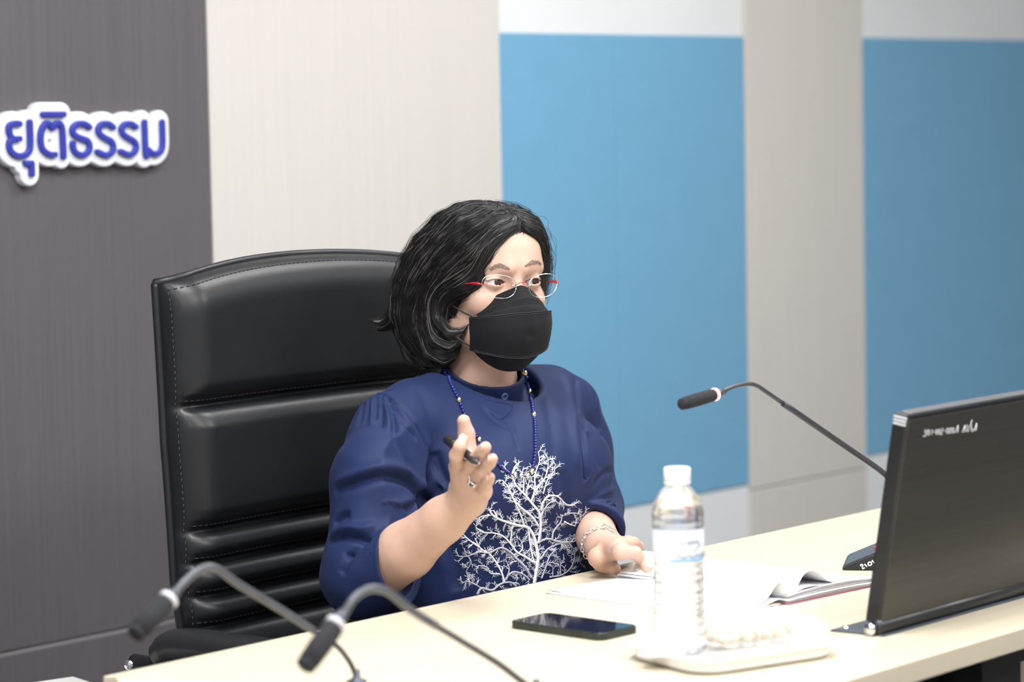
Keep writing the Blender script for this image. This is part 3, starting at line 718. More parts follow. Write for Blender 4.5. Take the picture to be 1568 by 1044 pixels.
for k in range(7):
    c_ = sc_+ta*(-.052+k*.0165)+tb*(.004*math.sin(k*2.2))
    M = Matrix.Translation((c_[0], c_[1], TZ+.017+.001*math.sin(k))) @ Matrix.Rotation(-.30, 4, 'Z') @ Matrix.Rotation(.95+.1*math.sin(k*3), 4, 'Y')
    n = 26; V = []; F = []
    for l in (-1, 1):
        V.append((0, 0, l*.0028))
        for j in range(n):
            t = j*2*PI/n; r_ = 1+.05*(j % 2)
            V.append((math.cos(t)*.0125*r_, math.sin(t)*.030*r_, l*.0024))
    for j in range(n):
        j2 = (j+1) % n; F += [(0, 1+j2, 1+j), (n+1, n+2+j, n+2+j2), (1+j, 1+j2, n+2+j2, n+2+j)]
    V = [M @ Vector(v) for v in V]
    poly('wafer', V, F, MT['food'] if k % 3 else MT['food_brown'], sn)

# ================================================================== office chair
CX, HW = 2.992, 0.296
ch = root('office_chair', (CX, 2.85, 0), 'black leather high-back office chair with stitched seams behind the woman', 'chair')
cz0, cz1 = 0.50, 1.205
def cy(z): return 2.945+0.035*((z-0.5)/0.7)**1.4               # rake of the back
seams = [1.000, 0.822, 0.776, 0.728, 0.683, 0.60]
def top_z(x): return 1.176+0.026*(1-(abs(x)/HW)**2.2)
def hwid(z): return HW-0.012*max(0, (z-0.95)/0.25)-0.006*math.sin((z-0.5)*5)-0.03*max(0, (0.75-z)/0.25)
nu, nv = 60, 220
def back_y(u, z):
    x = u*hwid(z)
    y = cy(z)-0.016*abs(u)**2.2*0.9                            # wings come forward
    e = min(1, (1-abs(u))/0.16); bul = 0.046*math.sqrt(max(0, 1-(1-e)**2))
    zt_ = top_z(x); et = min(1, max(0, (zt_-z)/0.055)); bul *= math.sqrt(max(0, 1-(1-et)**2))**.8
    near = min(abs(z-s) for s in seams)
    g = 0
    for s in seams:
        g += .011*math.exp(-((z-s)/.0075)**2)+.006*math.exp(-((z-s)/.02)**2)
        g += .004*math.exp(-((z-s-.0115)/.0022)**2)
    g *= min(1, (1-abs(u))/.08)
    puff = 0.010*min(1, near/.03)
    return y-bul-puff*e+g
V = []; F = []
for i in range(nv+1):
    for j in range(nu+1):
        u = -1+2*j/nu; u = math.copysign(abs(u)**.8, u)
        xx = u*HW; z = cz0+(top_z(xx)-cz0)*(i/nv)
        V.append((CX+u*hwid(z), back_y(u, z), z))
for i in range(nv):
    for j in range(nu): F.append((i*(nu+1)+j, i*(nu+1)+j+1, (i+1)*(nu+1)+j+1, (i+1)*(nu+1)+j))
n0 = len(V)
rim = [j for j in range(nu+1)]+[i*(nu+1)+nu for i in range(1, nv+1)]+[nv*(nu+1)+j for j in range(nu-1, -1, -1)]+[i*(nu+1) for i in range(nv-1, 0, -1)]
for k in rim: V.append((CX+(V[k][0]-CX)*.985, V[k][1]+.013, V[k][2]-.006 if V[k][2] > 1.1 else V[k][2]))
for k in range(len(rim)):
    a_, b_ = k, (k+1) % len(rim); F.append((rim[b_], rim[a_], n0+a_, n0+b_))
F.append(tuple(n0+k for k in range(len(rim)))[::-1])
backrest = poly('backrest', V, F, MT['leather'], ch, True)
edge = np.array([V[k] for k in rim if V[k][2] > cz0+.002])
# order the welt from lower right over the top to lower left
ordr = [i*(nu+1)+nu for i in range(2, nv+1)]+[nv*(nu+1)+j for j in range(nu-1, -1, -1)]+[i*(nu+1) for i in range(nv-1, 1, -1)]
W = np.array([V[k] for k in ordr])+np.array([0, .004, 0])
tube('welt', W, .0062, MT['leather_edge'], backrest, 8)
L = []
off = np.array([(CX-p[0])*.016 for p in W]); S_ = W.copy(); S_[:, 0] += off; S_[:, 2] -= np.where(W[:, 2] > 1.15, .010, 0); 
seg_ = np.concatenate([[0], np.cumsum(np.linalg.norm(np.diff(S_, axis=0), axis=1))])
for s in np.arange(0, seg_[-1], .009):
    P = np.array([[np.interp(s+d, seg_, S_[:, k]) for k in range(3)] for d in (0, .0055)])
    for q in P:
        u = (q[0]-CX)/hwid(q[2]); q[1] = back_y(max(-1, min(1, u)), q[2])-.0008
    L.append(tube_arrays(P, .0008, 4))
for s in seams:
    for d in (.0075,):
        for x in np.arange(-HW*.93, HW*.93, .0085):
            P = np.array([[CX+x, back_y(x/hwid(s), s+d)-.0006, s+d], [CX+x+.005, back_y((x+.005)/hwid(s), s+d)-.0006, s+d]]); L.append(tube_arrays(P, .0006, 4))
V2, F2 = join_arrays(L); arrays_obj('stitching', V2, F2, MT['thread'], backrest)['kind'] = 'stuff'
# seat, arms, stand
def seatf(p):
    q = np.abs(p-np.array([CX, 2.66, .455], np.float32))-np.array([.245, .24, .035], np.float32)
    return np.linalg.norm(np.maximum(q, 0), axis=1)+np.minimum(np.max(q, axis=1), 0)-.028
sdf_obj('seat', seatf, (CX-.32, 2.36, .36), (CX+.32, 2.97, .55), .008, MT['leather'], ch)
for s in (-1, 1):
    ax_ = CX+s*.306
    arm = tube('armrest', spline([(ax_, 2.965, .640), (ax_, 2.92, .663), (ax_, 2.82, .668), (ax_, 2.70, .668), (ax_, 2.60, .660), (ax_, 2.575, .640)], 30), [.012]+[.021]*2+[.024]*24+[.022]*2+[.012], MT['black_plastic'], ch, 16)
    tube('arm_bracket', spline([(ax_+s*.005, 3.01, .628), (ax_, 2.96, .628), (ax_, 2.9, .636), (ax_-s*.01, 2.84, .61), (ax_-s*.03, 2.76, .50), (ax_-s*.06, 2.72, .44)], 24), .014, MT['black_metal'], ch, 12)
    lathe('bolt', [(0, .004), (.005, .004), (.0075, .002), (.008, 0), (0, 0)], MT['chrome'], ch, (ax_+s*.018, 3.005, .628), 16, frame_to((s, -.4, 0)))
tube('gas_lift', [(CX, 2.68, .42), (CX, 2.68, .10)], .028, MT['black_metal'], ch, 20)
for k in range(5):
    t = k*2*PI/5+.3; ex, ey = CX+.27*math.cos(t), 2.68+.27*math.sin(t)
    tube('foot', [(CX, 2.68, .13), ((CX+ex)/2, (2.68+ey)/2, .11), (ex, ey, .085)], [.03, .024, .016], MT['black_plastic'], ch, 10)
    M = frame_to((-math.sin(t), math.cos(t), 0))
    lathe('caster', [(0, -.014), (.022, -.014), (.027, -.008), (.027, .008), (.022, .014), (0, .014)], MT['black_plastic'], ch, (ex, ey, .0275), 20, M)
# ================================================================== the woman
woman = root('person', (3.10, 2.68, 0), 'seated woman in navy blouse, black face mask and rimless glasses, raised hand holding a pen', 'person')
TH_ = math.radians(29)
HC = dep((746, 428), 4.11)                                     # middle of the head at eye level
hl = math.cos(TH_)*Rh+math.sin(TH_)*Fh; hf = math.sin(TH_)*Rh-math.cos(TH_)*Fh
tl = math.radians(1.5); hu = Uh*math.cos(tl)+hl*math.sin(tl); hl = hl*math.cos(tl)-Uh*math.sin(tl)
HM = np.stack([hl, hf, hu], axis=1)                            # head axes: her left, forward, up
HM32 = HM.astype(np.float32); HC32 = HC.astype(np.float32)
def HW_(q): return HC+np.asarray(q, float)@HM.T                # head -> world
def HL_(p): return (p-HC32)@HM32                               # world -> head

# ---- joints
neck_b = np.array([3.113, 2.715, 1.000])
E_R = dep((574, 882), 3.80); W_R = dep((716, 766), 3.695)
S_R = np.array([2.905, 2.70, .965]); S_L = np.array([3.29, 2.70, .960])
E_L = dep((897, 785), 4.20); W_L = onz((921, 838), .787)
def z3(x, y, D): return dep((620+x*.182, 610+y*.182), D)
RH = dict(
 index=[z3(445, 575, 3.655), z3(432, 480, 3.612), z3(462, 405, 3.602), z3(490, 350, 3.606)],
 middle=[z3(515, 610, 3.645), z3(600, 508, 3.600), z3(650, 445, 3.582), z3(678, 410, 3.572)],
 ring=[z3(585, 680, 3.645), z3(658, 600, 3.600), z3(712, 538, 3.583), z3(736, 508, 3.574)],
 pinky=[z3(640, 780, 3.655), z3(682, 725, 3.618), z3(704, 688, 3.603), z3(718, 664, 3.596)])
RTH = [z3(470, 740, 3.690), z3(530, 480, 3.690), z3(518, 300, 3.692), z3(494, 190, 3.688)]
def c5(x, y, z): return onz((870+x*.115, 780+y*.115), z)
LH = dict(
 index=[c5(700, 560, .795), c5(890, 575, .792), c5(990, 690, .777), c5(1065, 790, .7695)],
 middle=[c5(690, 505, .797), c5(860, 450, .795), c5(930, 500, .782), c5(960, 560, .772)],
 ring=[c5(670, 470, .794), c5(800, 430, .788), c5(850, 440, .776), c5(880, 470, .768)],
 pinky=[c5(640, 450, .789), c5(720, 430, .780), c5(760, 440, .770), c5(780, 460, .764)])
LTH = [c5(400, 640, .780), c5(450, 700, .772), c5(540, 750, .766), c5(620, 790, .7625)]
FR = dict(index=(.0105, .0092, .0083, .0072), middle=(.0108, .0094, .0085, .0074), ring=(.0104, .0090, .0082, .0071), pinky=(.0095, .0079, .0072, .0064))

def head_sdf(q):
    d = ell(q, (0, -.015, .026), (.0735, .093, .079))
    d = smin(d, ell(q, (0, .022, -.035), (.0615, .066, .082)), .03)
    for s in (-1, 1):
        d = smin(d, cone(q, (s*.053, .005, -.062), (s*.016, .066, -.100), .018, .014), .025)
        d = smin(d, ell(q, (s*.036, .062, -.030), (.023, .020, .021)), .02)
        d = smin(d, cone(q, (s*.012, .088, .019), (s*.046, .066, .018), .0085, .008), .014)
    d = smin(d, ell(q, (0, .068, -.104), (.022, .018, .015)), .02)
    d = smin(d, ell(q, (0, .062, .045), (.048, .028, .03)), .03)
    for s in (-1, 1):
        d = smax(d, -ell(q, (s*.0315, .0975, -.001), (.0165, .0125, .0105)), .010)
    d = smin(d, chain(q, [(0, .086, .008), (0, .099, -.018), (0, .111, -.040)], (.0065, .0075, .0095), .006), .010)
    for s in (-1, 1):
        d = smin(d, ell(q, (s*.0125, .099, -.043), (.0075, .0085, .0065)), .006)
        d = smin(d, cone(q, (s*.002, .0935, -.0685), (s*.020, .0855, -.070), .0055, .003), .006)
        c = np.array([s*.031, .0755, 0], np.float32); r = q-c
        lid = np.linalg.norm(r, axis=1)-.0140
        half = .0150; xx = r[:, 0]*s                            # + towards the temple
        up = .0040*(1-np.clip((xx+.001)/half, -1, 1)**2)+.0004+.06*xx; lo = -.0032*(1-np.clip((xx)/half, -1, 1)**2)+.05*xx
        slit = np.maximum(np.maximum(r[:, 2]-up, lo-r[:, 2]), np.maximum(np.abs(xx)-half, -r[:, 1]))
        d = smin(d, lid, .004); d = smax(d, -slit, .0012)
        crease = np.abs(r[:, 2]-up-.0032)-.0004
        d = d+.0007*np.exp(-(crease/.0009)**2)*(np.abs(xx) < .014)*(r[:, 1] > 0)
        d = smin(d, ell(q, (s*.0765, -.012, -.012), (.006, .017, .030)), .006)
        d = smin(d, ell(q, (s*.0765, -.006, -.036), (.0055, .009, .010)), .006)
    return d
def hand_sdf(p, fingers, th, wrist, fore, pal, k=.006):
    d = None
    for n in ('index', 'middle', 'ring', 'pinky'):
        f = fingers[n]; r = FR[n]
        e = chain(p, f, r, .003)
        base = wrist+(f[0]-wrist)*.25
        m_ = cone(p, base, f[0], pal, r[0]*1.12)
        d = m_ if d is None else smin(d, m_, .012)
        d = smin(d, e, .004) if n != 'index' else smin(d, e, .004)
    t = chain(p, th, (.0145, .0125, .0104, .0085), .004); d = smin(d, t, .010)
    return d
def hand_split(p, fingers, th, wrist, pal):
    """palm smooth-joined, each finger joined only to the palm so neighbours stay apart"""
    palm = None
    for n in fingers:
        f = fingers[n]; m_ = cone(p, wrist+(f[0]-wrist)*.2, f[0], pal, FR[n][0]*1.1); palm = m_ if palm is None else smin(palm, m_, .014)
    d = palm
    tips = None
    for n in fingers:
        e = chain(p, fingers[n], FR[n], .0025); tips = e if tips is None else smin(tips, e, .0012)
    d = smin(d, tips, .005)
    return smin(d, chain(p, th, (.0150, .0130, .0106, .0086), .005), .009)
def body_sdf(p):
    q = HL_(p)
    d = head_sdf(q)
    hn = HW_((0, -.028, -.065))
    d = smin(d, cone(p, hn, neck_b, .050, .052), .022)
    d = smin(d, cone(p, neck_b, (3.10, 2.73, .90), .048, .06), .03)
    d = smin(d, cone(p, (3.10, 2.73, .90), (3.10, 2.70, .62), .06, .08), .03)
    d = smin(d, cone(p, neck_b-np.array([0, -.01, .06]), S_R, .035, .035), .03); d = smin(d, cone(p, neck_b-np.array([0, -.01, .06]), S_L, .035, .035), .03)
    for S, E, W, h in ((S_R, E_R, W_R, RH), (S_L, E_L, W_L, LH)):
        d = smin(d, cone(p, S, E, .035, .033), .02)
    mR = E_R+(W_R-E_R)*.35
    d = smin(d, chain(p, [E_R, mR, E_R+(W_R-E_R)*.75, W_R], (.037, .0385, .030, .0245), .01), .012)
    d = smin(d, chain(p, [E_L, E_L+(W_L-E_L)*.35, E_L+(W_L-E_L)*.75, W_L], (.035, .036, .028, .0235), .01), .012)
    h = hand_split(p, RH, RTH, W_R, .0165)
    h = smin(h, cone(p, W_R+(RH['pinky'][0]-W_R)*.15, RH['pinky'][0], .019, .013), .012)
    d = smin(d, h, .010)
    h = hand_split(p, LH, LTH, W_L, .0155)
    d = smin(d, h, .010)
    return d
blo = np.minimum.reduce([E_R, W_R, RTH[3], RH['pinky'][3], np.array([2.7, 2.3, .56])])-.08
bhi = np.array([3.45, 2.90, 1.30])
body = sdf_obj('body', body_sdf, blo, bhi, .0020, MT['skin'], woman)

# ---- eyes and brows
for s in (-1, 1):
    V, F = ico_arrays(4); c = HW_((s*.031, .0755, 0))
    gaze = np.array([.12 if s < 0 else .12, 1, .02]); gaze /= np.linalg.norm(gaze)
    e = arrays_obj('eye', c+V*.0126, F, MT['sclera'], woman)
    G = frame_to(gaze@HM.T)
    lathe('iris', [(0, .01325), (.003, .0131), (.0054, .01225), (.0065, .0115), (0, .0112)], MT['iris'], e, c, 24, G)
    ex = [(-.0135, .0), (-.009, .0034), (-.003, .0050), (.003, .0052), (.009, .0040), (.0135, .0012)]
    P = np.array([HW_((s*.031+s*x, .0755+math.sqrt(max(0, .0146**2-x*x-z_*z_)), z_+.06*x)) for x, z_ in ex])
    tube('lash_line', spline(P, 20), .00055, MT['brow'], e, 6)
def hits(P): return px_hit(body_sdf, P)
for pts in ([(753, 411), (760, 407.5), (768, 407), (776, 410), (782, 413.5)], [(803, 408.5), (809, 404.5), (816, 401), (822, 401), (828, 404)]):
    C_ = spline(np.array([(*p, 0) for p in pts], float), 60)[:, :2]
    L = []
    H = hits(C_)
    gr = sdf_grad(body_sdf, H); gr /= np.linalg.norm(gr, axis=1)[:, None]
    T = np.gradient(H, axis=0); T /= np.linalg.norm(T, axis=1)[:, None]+1e-9
    for k in range(150):
        i = random.randrange(2, 57); n = gr[i]; b_ = np.cross(n, T[i]); 
        a_ = H[i]+b_*random.uniform(-.0026, .0026)*(1-abs(i-28)/40)+n*.0002
        dirn = T[i]*(1 if pts[0][0] > 790 else -1)*1.0+b_*random.uniform(-.5, .5)+n*.12; dirn /= np.linalg.norm(dirn)
        L.append(tube_arrays(np.array([a_, a_+dirn*.003+n*.0003, a_+dirn*.006]), [.0003, .00026, .00008], 4))
    V, F = join_arrays(L); arrays_obj('eyebrow', V, F, MT['brow'], woman)

# ---- finger nails
def nail(f, up, r):
    ax_ = f[3]-f[2]; ax_ = ax_/np.linalg.norm(ax_); n = up-ax_*(up@ax_); n /= np.linalg.norm(n); s_ = np.cross(ax_, n)
    V, F = ico_arrays(2); c = f[3]+n*(r*.80)+ax_*.001
    arrays_obj('fingernail', c+(V[:, :1]*.0052)*ax_+(V[:, 1:2]*.0046)*s_+(V[:, 2:]*.0016)*n, F, MT['nail'], woman)
for n_ in ('index', 'middle', 'ring', 'pinky'):
    nail(RH[n_], -Rh*.55-Fh*.75+Uh*.35, FR[n_][3]); 
for n_ in ('index', 'middle'): nail(LH[n_], Uh+.2*Rh, FR[n_][3])

# ================================================================== blouse
fdir = (W_R-E_R)/np.linalg.norm(W_R-E_R)
cutR_c = dep((608, 864), 3.775); cutR_n = Rh*.86-Fh*.45+Uh*.22; cutR_n /= np.linalg.norm(cutR_n)
ldir = (W_L-E_L)/np.linalg.norm(W_L-E_L)
cutL_c = E_L+ldir*.125
cutL_n = ldir*.8-Uh*.35-Rh*.25; cutL_n /= np.linalg.norm(cutL_n)
mid_R = dep((578, 735), 3.865); elb_R = dep((560, 880), 3.815)
mid_L = dep((876, 690), 4.27); elb_L = dep((902, 778), 4.205)
col_c = np.array([3.106, 2.704, 1.016]); col_n = np.array([-.20, -.46, 1.0]); col_n /= np.linalg.norm(col_n)
f32 = lambda a: np.asarray(a, np.float32)
def torso_sdf(p):
    d = ell(p, (3.10, 2.688, .868), (.185, .116, .150))
    d = smin(d, ell(p, (3.10, 2.680, .745), (.195, .128, .21)), .06)
    d = smax(d, .60-p[:, 2], .01)
    d = smin(d, cone(p, (3.01, 2.615, .885), (3.19, 2.615, .885), .062, .062), .06)
    d = smin(d, cone(p, (2.935, 2.70, .972), (3.265, 2.70, .966), .050, .050), .05)
    d = smin(d, cone(p, (3.04, 2.676, .944), (3.175, 2.672, .944), .047, .047), .04)
    d = smin(d, cone(p, (3.090, 2.735, .998), (2.96, 2.705, .980), .040, .045), .03)
    d = smin(d, cone(p, (3.130, 2.735, .998), (3.25, 2.705, .976), .040, .045), .03)
    return d
def blouse_sdf(p):
    d = torso_sdf(p)
    # collar
    q = p-f32(col_c); hgt = q@f32(col_n); rad = np.linalg.norm(q-hgt[:, None]*f32(col_n), axis=1)
    rc = .0600-.10*hgt
    ring = smax(np.abs(rad-rc)-.0022, np.abs(hgt-.0005)-.0215, .002)
    hole = np.maximum(rad-rc+.002, -hgt-.05)
    slope = np.minimum(hgt+.019+.12*(rad-rc), .086-rad); d = smax(d, slope*.9, .012)
    d = smax(d, -hole, .003); d = smin(d, ring, .003)
    # right sleeve: puffed, gathered shoulder, wide cuff
    s = chain(p, [S_R+np.array([-.002, 0, -.008]), mid_R, elb_R], (.059, .0615, .0570), .02)
    cuff = chain(p, [elb_R, cutR_c+cutR_n*.03], (.0595, .0520), .01)
    s = smin(s, cuff, .02)
    s = smax(s, (p-f32(cutR_c))@f32(cutR_n), .002)
    v = p-f32(cutR_c); ax_ = v@f32(cutR_n); inner = np.linalg.norm(v-ax_[:, None]*f32(cutR_n), axis=1)-.0450
    s = smax(s, -np.maximum(inner, -ax_-.016), .0015)
    d = smin(d, s, .012)
    # left sleeve
    s = chain(p, [S_L+np.array([.0, 0, -.006]), mid_L, elb_L], (.056, .059, .048), .02)
    cuff = chain(p, [elb_L, cutL_c+ldir*.03], (.051, .0435), .01); s = smin(s, cuff, .015)
    s = smax(s, (p-f32(cutL_c))@f32(cutL_n), .002)
    v = p-f32(cutL_c); ax_ = v@f32(cutL_n); inner = np.linalg.norm(v-ax_[:, None]*f32(cutL_n), axis=1)-.0372
    s = smax(s, -np.maximum(inner, -ax_-.03), .0015)
    d = smin(d, s, .010)
    return d
z8 = lambda L: [(490+x*.3544, 560+y*.3544) for x, y in L]
FOLDS = [  # (pixels, height, width): negative = valley
 (z8([(60, 545), (150, 505), (280, 472), (380, 500), (435, 560), (455, 610)]), -.0095, .0075),
 (z8([(70, 510), (150, 475), (280, 440), (390, 470), (450, 540)]), .0070, .010),
 (z8([(35, 760), (110, 735), (190, 745), (250, 715), (330, 690)]), -.0085, .006),
 (z8([(45, 735), (110, 700), (190, 705), (260, 680)]), .0055, .008),
 (z8([(60, 690), (90, 655), (130, 645)]), -.006, .006),
 (z8([(270, 650), (340, 630), (410, 605), (445, 575)]), -.006, .0065),
 (z8([(270, 615), (340, 600), (400, 575)]), .004, .008),
 (z8([(110, 830), (160, 790), (220, 735)]), -.0055, .006),
 (z8([(90, 900), (110, 860), (130, 800)]), -.004, .006),
 (z8([(225, 745), (222, 820), (228, 900), (240, 960)]), -.0012, .0016),
 (z8([(195, 135), (180, 190), (165, 260)]), -.0045, .0038), (z8([(215, 128), (208, 190), (200, 250)]), -.004, .0035),
 (z8([(240, 124), (240, 180), (236, 235)]), -.0045, .0036), (z8([(262, 122), (270, 190), (262, 270)]), -.0045, .0040),
 (z8([(285, 132), (312, 200), (330, 280)]), -.005, .0042), (z8([(305, 150), (360, 230), (420, 320)]), -.004, .0045),
 (z8([(225, 130), (224, 200), (220, 260)]), .0028, .004), (z8([(274, 140), (292, 210), (300, 290)]), .0028, .005),
 (z8([(175, 148), (260, 120), (310, 148), (370, 190), (430, 280), (475, 380), (500, 470)]), -.0030, .0022),
 (z8([(305, 250), (345, 340), (390, 440), (430, 510)]), -.0040, .009), (z8([(495, 370), (515, 450), (545, 520)]), -.0055, .008),
 (z8([(455, 610), (480, 560), (520, 520)]), -.007, .008), (z8([(290, 112), (360, 72), (445, 28)]), -.0016, .0018),
 ([(878, 562), (886, 610), (893, 680), (900, 750), (903, 790)], -.0060, .0055), ([(868, 575), (878, 640), (886, 720)], .0035, .008),
 ([(905, 570), (914, 620), (920, 670)], -.0030, .004),
 ([(902, 792), (920, 775), (942, 770)], -.0055, .0045), ([(905, 770), (922, 755), (943, 748)], .004, .006), ([(908, 745), (925, 725), (938, 720)], -.004, .005),
 ([(900, 660), (915, 690), (922, 720)], -.004, .006), ([(895, 786), (925, 790), (958, 815)], -.0012, .0016),
 ([(770, 640), (785, 655), (795, 690)], -.0022, .005), ([(735, 620), (762, 648), (790, 660)], -.0018, .005), ([(835, 600), (845, 650), (848, 700)], -.0025, .010),
 ([(700, 700), (690, 760), (695, 830), (715, 900)], -.004, .012), ([(860, 720), (868, 790), (872, 850)], -.0035, .010), ([(668, 800), (690, 850), (700, 905)], -.004, .009),
 ([(640, 590), (660, 640), (670, 700)], -.0022, .010), ([(785, 630), (770, 640), (752, 634)], -.0015, .002),
]
for i_, (P_, a_, w_) in enumerate(FOLDS):
    H_ = px_hit(blouse_sdf, spline(np.array([(*p, 0) for p in P_], float), 14)[:, :2]); FOLDS[i_] = (H_[np.abs(blouse_sdf(H_.astype(np.float32))) < .004], a_, w_)
def fold_disp(V):
    out = np.zeros(len(V))
    for H, a_, w_ in FOLDS:
        lo_, hi_ = H.min(0)-3*w_, H.max(0)+3*w_
        idx = np.nonzero(np.all((V > lo_) & (V < hi_), axis=1))[0]
        if len(idx) == 0: continue
        p = V[idx]; best = np.full(len(p), 9.0); tt = np.zeros(len(p)); n = len(H)-1
        for k in range(n):
            v = H[k+1]-H[k]; L2 = v@v
            if L2 < 1e-12: continue
            t = np.clip(((p-H[k])@v)/L2, 0, 1); d = np.linalg.norm(p-H[k]-t[:, None]*v, axis=1)
            s = d < best; best[s] = d[s]; tt[s] = (k+t[s])/n
        out[idx] += 1.25*a_*np.exp(-(best/w_)**2)*np.clip(np.minimum(tt, 1-tt)/.15, 0, 1)**.5
    for c_, n_ in ((cutR_c, cutR_n), (cutL_c, cutL_n)):
        v = V-c_; nr_ = np.linalg.norm(v, axis=1) < .085; out[nr_] *= np.clip((-(v[nr_]@n_)-.006)/.02, 0, 1)
    x, y, z = V[:, 0], V[:, 1], V[:, 2]
    out += .0008*np.sin(x*60+z*35+np.sin(z*40)*1.5)*np.sin(z*48-y*50+x*20)
    return out
BV, BF = sdf_mesh(blouse_sdf, (2.62, 2.40, .58), (3.45, 2.90, 1.09), .0026)
gn = sdf_grad(blouse_sdf, BV); gn /= np.linalg.norm(gn, axis=1)[:, None]+1e-9
BV = BV+gn*fold_disp(BV)[:, None]
blouse = link('blouse', np_mesh('blouse', BV, BF), MT['blouse'], woman, True)
def on_blouse(P, lift):
    H = px_hit(blouse_sdf, P); g = sdf_grad(blouse_sdf, H); g /= np.linalg.norm(g, axis=1)[:, None]+1e-9
    return H+g*(fold_disp(H)[:, None]+lift), g
# placket and button
P, g = on_blouse([(771, 606)], .0012)
bt = lathe('button', [(0, .0006), (.0030, .0006), (.0036, .0016), (.0052, .0020), (.0058, .0010), (.0058, -.001), (0, -.001)], mat('button_blue', (.08, .11, .25), .3, noise=((200, 200, 200), .05, 2)), blouse, P[0]+g[0]*.0012, 24, frame_to(g[0]))
for x in (-1, 1):
    for y in (-1, 1):
        M = frame_to(g[0]); c_ = P[0]+g[0]*.0021+M[:, 0]*x*.0011+M[:, 1]*y*.0011
        lathe('thread_hole', [(0, .0003), (.0005, .0002), (.0005, -.0003), (0, -.0003)], MT['trousers'], bt, c_, 8, M)
# fine seams: armhole, yoke, collar foot, cuff
SEAMS = [z8([(175, 148), (218, 126), (262, 120), (310, 148), (370, 190), (430, 280), (475, 380)]), z8([(285, 112), (360, 72), (445, 28)]),
         z8([(225, 748), (221, 820), (228, 900), (240, 955)]), [(880, 563), (888, 610), (895, 680), (901, 740)], [(688, 566), (705, 585), (730, 603), (752, 613), (776, 618), (785, 622)],
         [(785, 596), (786, 612), (784, 627)], [(752, 632), (768, 640), (784, 627)]]
for s in SEAMS:
    P, g = on_blouse(spline(np.array([(*p, 0) for p in s], float), 40)[:, :2], .0001)
    P = P[np.abs(blouse_sdf(P.astype(np.float32))) < .012]; j_ = np.nonzero(np.linalg.norm(np.diff(P, axis=0), axis=1) > .03)[0]; P = P[(j_[-1]+1 if len(j_) else 0):]
    if len(P) < 3: continue
    tube('seam', P, .0007, MT['blouse'], blouse, 6)

# ---- embroidered tree on the front
zz = lambda L: [(680+x*.2299, 680+y*.2299) for x, y in L]
BR = [
 ([(600, 925), (612, 850), (622, 760), (612, 670), (590, 600), (550, 552), (490, 540), (430, 522), (370, 500), (320, 468), (300, 430)], 24, 9, 0),
 ([(628, 660), (640, 560), (640, 500), (628, 450), (580, 390), (540, 340), (500, 300), (470, 258), (450, 210), (400, 158)], 18, 6, 0),
 ([(625, 545), (590, 490), (545, 450), (500, 410), (460, 360), (430, 290), (390, 240)], 14, 5, 0),
 ([(640, 640), (642, 560), (650, 480), (668, 425)], 16, 8, 1),
 ([(590, 360), (606, 280), (604, 220), (620, 160), (635, 110), (625, 50)], 11, 4, 0),
 ([(578, 380), (602, 320), (640, 270), (670, 230), (690, 160), (690, 90)], 12, 4, 0),
 ([(645, 440), (660, 385), (690, 348), (740, 343), (790, 370), (830, 405), (870, 402)], 13, 4, 0),
 ([(718, 630), (730, 580), (780, 520), (800, 472), (860, 458), (910, 470), (940, 485)], 14, 4, 1),
 ([(630, 652), (690, 630), (760, 650), (830, 652), (880, 640), (930, 560)], 15, 5, 1),
 ([(640, 765), (690, 700), (760, 665), (830, 660)], 13, 5, 1),
 ([(580, 890), (540, 820), (480, 760), (440, 720), (380, 690), (300, 722), (230, 718), (160, 745), (95, 752)], 17, 6, 1),
 ([(590, 785), (540, 750), (480, 715), (440, 660), (390, 610), (330, 590), (260, 585), (210, 555)], 14, 5, 0),
 ([(402, 920), (380, 850), (340, 780), (300, 730), (240, 690), (205, 625)], 12, 5, 0),
 ([(410, 905), (430, 870), (470, 850), (530, 870), (570, 905)], 13, 9, 1),
 ([(220, 1000), (250, 960), (320, 972), (380, 930), (440, 920), (480, 945)], 17, 9, 1),
 ([(370, 865), (310, 860), (285, 820), (235, 808)], 13, 5, 1),
 ([(412, 900), (432, 830), (408, 765)], 10, 5, 1),
 ([(648, 895), (670, 830), (700, 750), (745, 700)], 14, 6, 1),
 ([(700, 885), (780, 872), (840, 830), (868, 760), (860, 690)], 11, 5, 1),
 ([(775, 875), (772, 760)], 9, 5, 1), ([(440, 650), (452, 560), (478, 500)], 9, 4, 0),
 ([(535, 545), (500, 450), (455, 350), (425, 300)], 10, 4, 0), ([(235, 685), (170, 640), (125, 598)], 10, 4, 0), ([(350, 482), (330, 440)], 10, 6, 0),
 ([(800, 515), (840, 535), (875, 545)], 9, 3, 0), ([(720, 880), (722, 820)], 9, 5, 1), ([(560, 560), (570, 640), (580, 720), (600, 800)], 12, 8, 0),
 ([(660, 330), (680, 260), (700, 215), (730, 180), (740, 130)], 8, 3, 0), ([(525, 330), (530, 260), (522, 190), (530, 150)], 9, 3, 0), ([(450, 200), (470, 150), (500, 120)], 8, 3, 0),
 ([(640, 480), (690, 400), (745, 372)], 8, 3, 0), ([(880, 640), (900, 720), (905, 800)], 8, 3, 1), ([(300, 470), (250, 480), (215, 500)], 8, 3, 0), ([(500, 720), (520, 690), (510, 640)], 8, 4, 0),
 ([(160, 745), (180, 790), (150, 850), (170, 900)], 7, 3, 1), ([(250, 960), (200, 930), (150, 915), (115, 935)], 9, 3, 1), ([(540, 345), (560, 270), (580, 200)], 7, 3, 0),
]
rnd = random.Random(11)
segs = []                                                     # (polyline in crop pixels, w0, w1, grey)
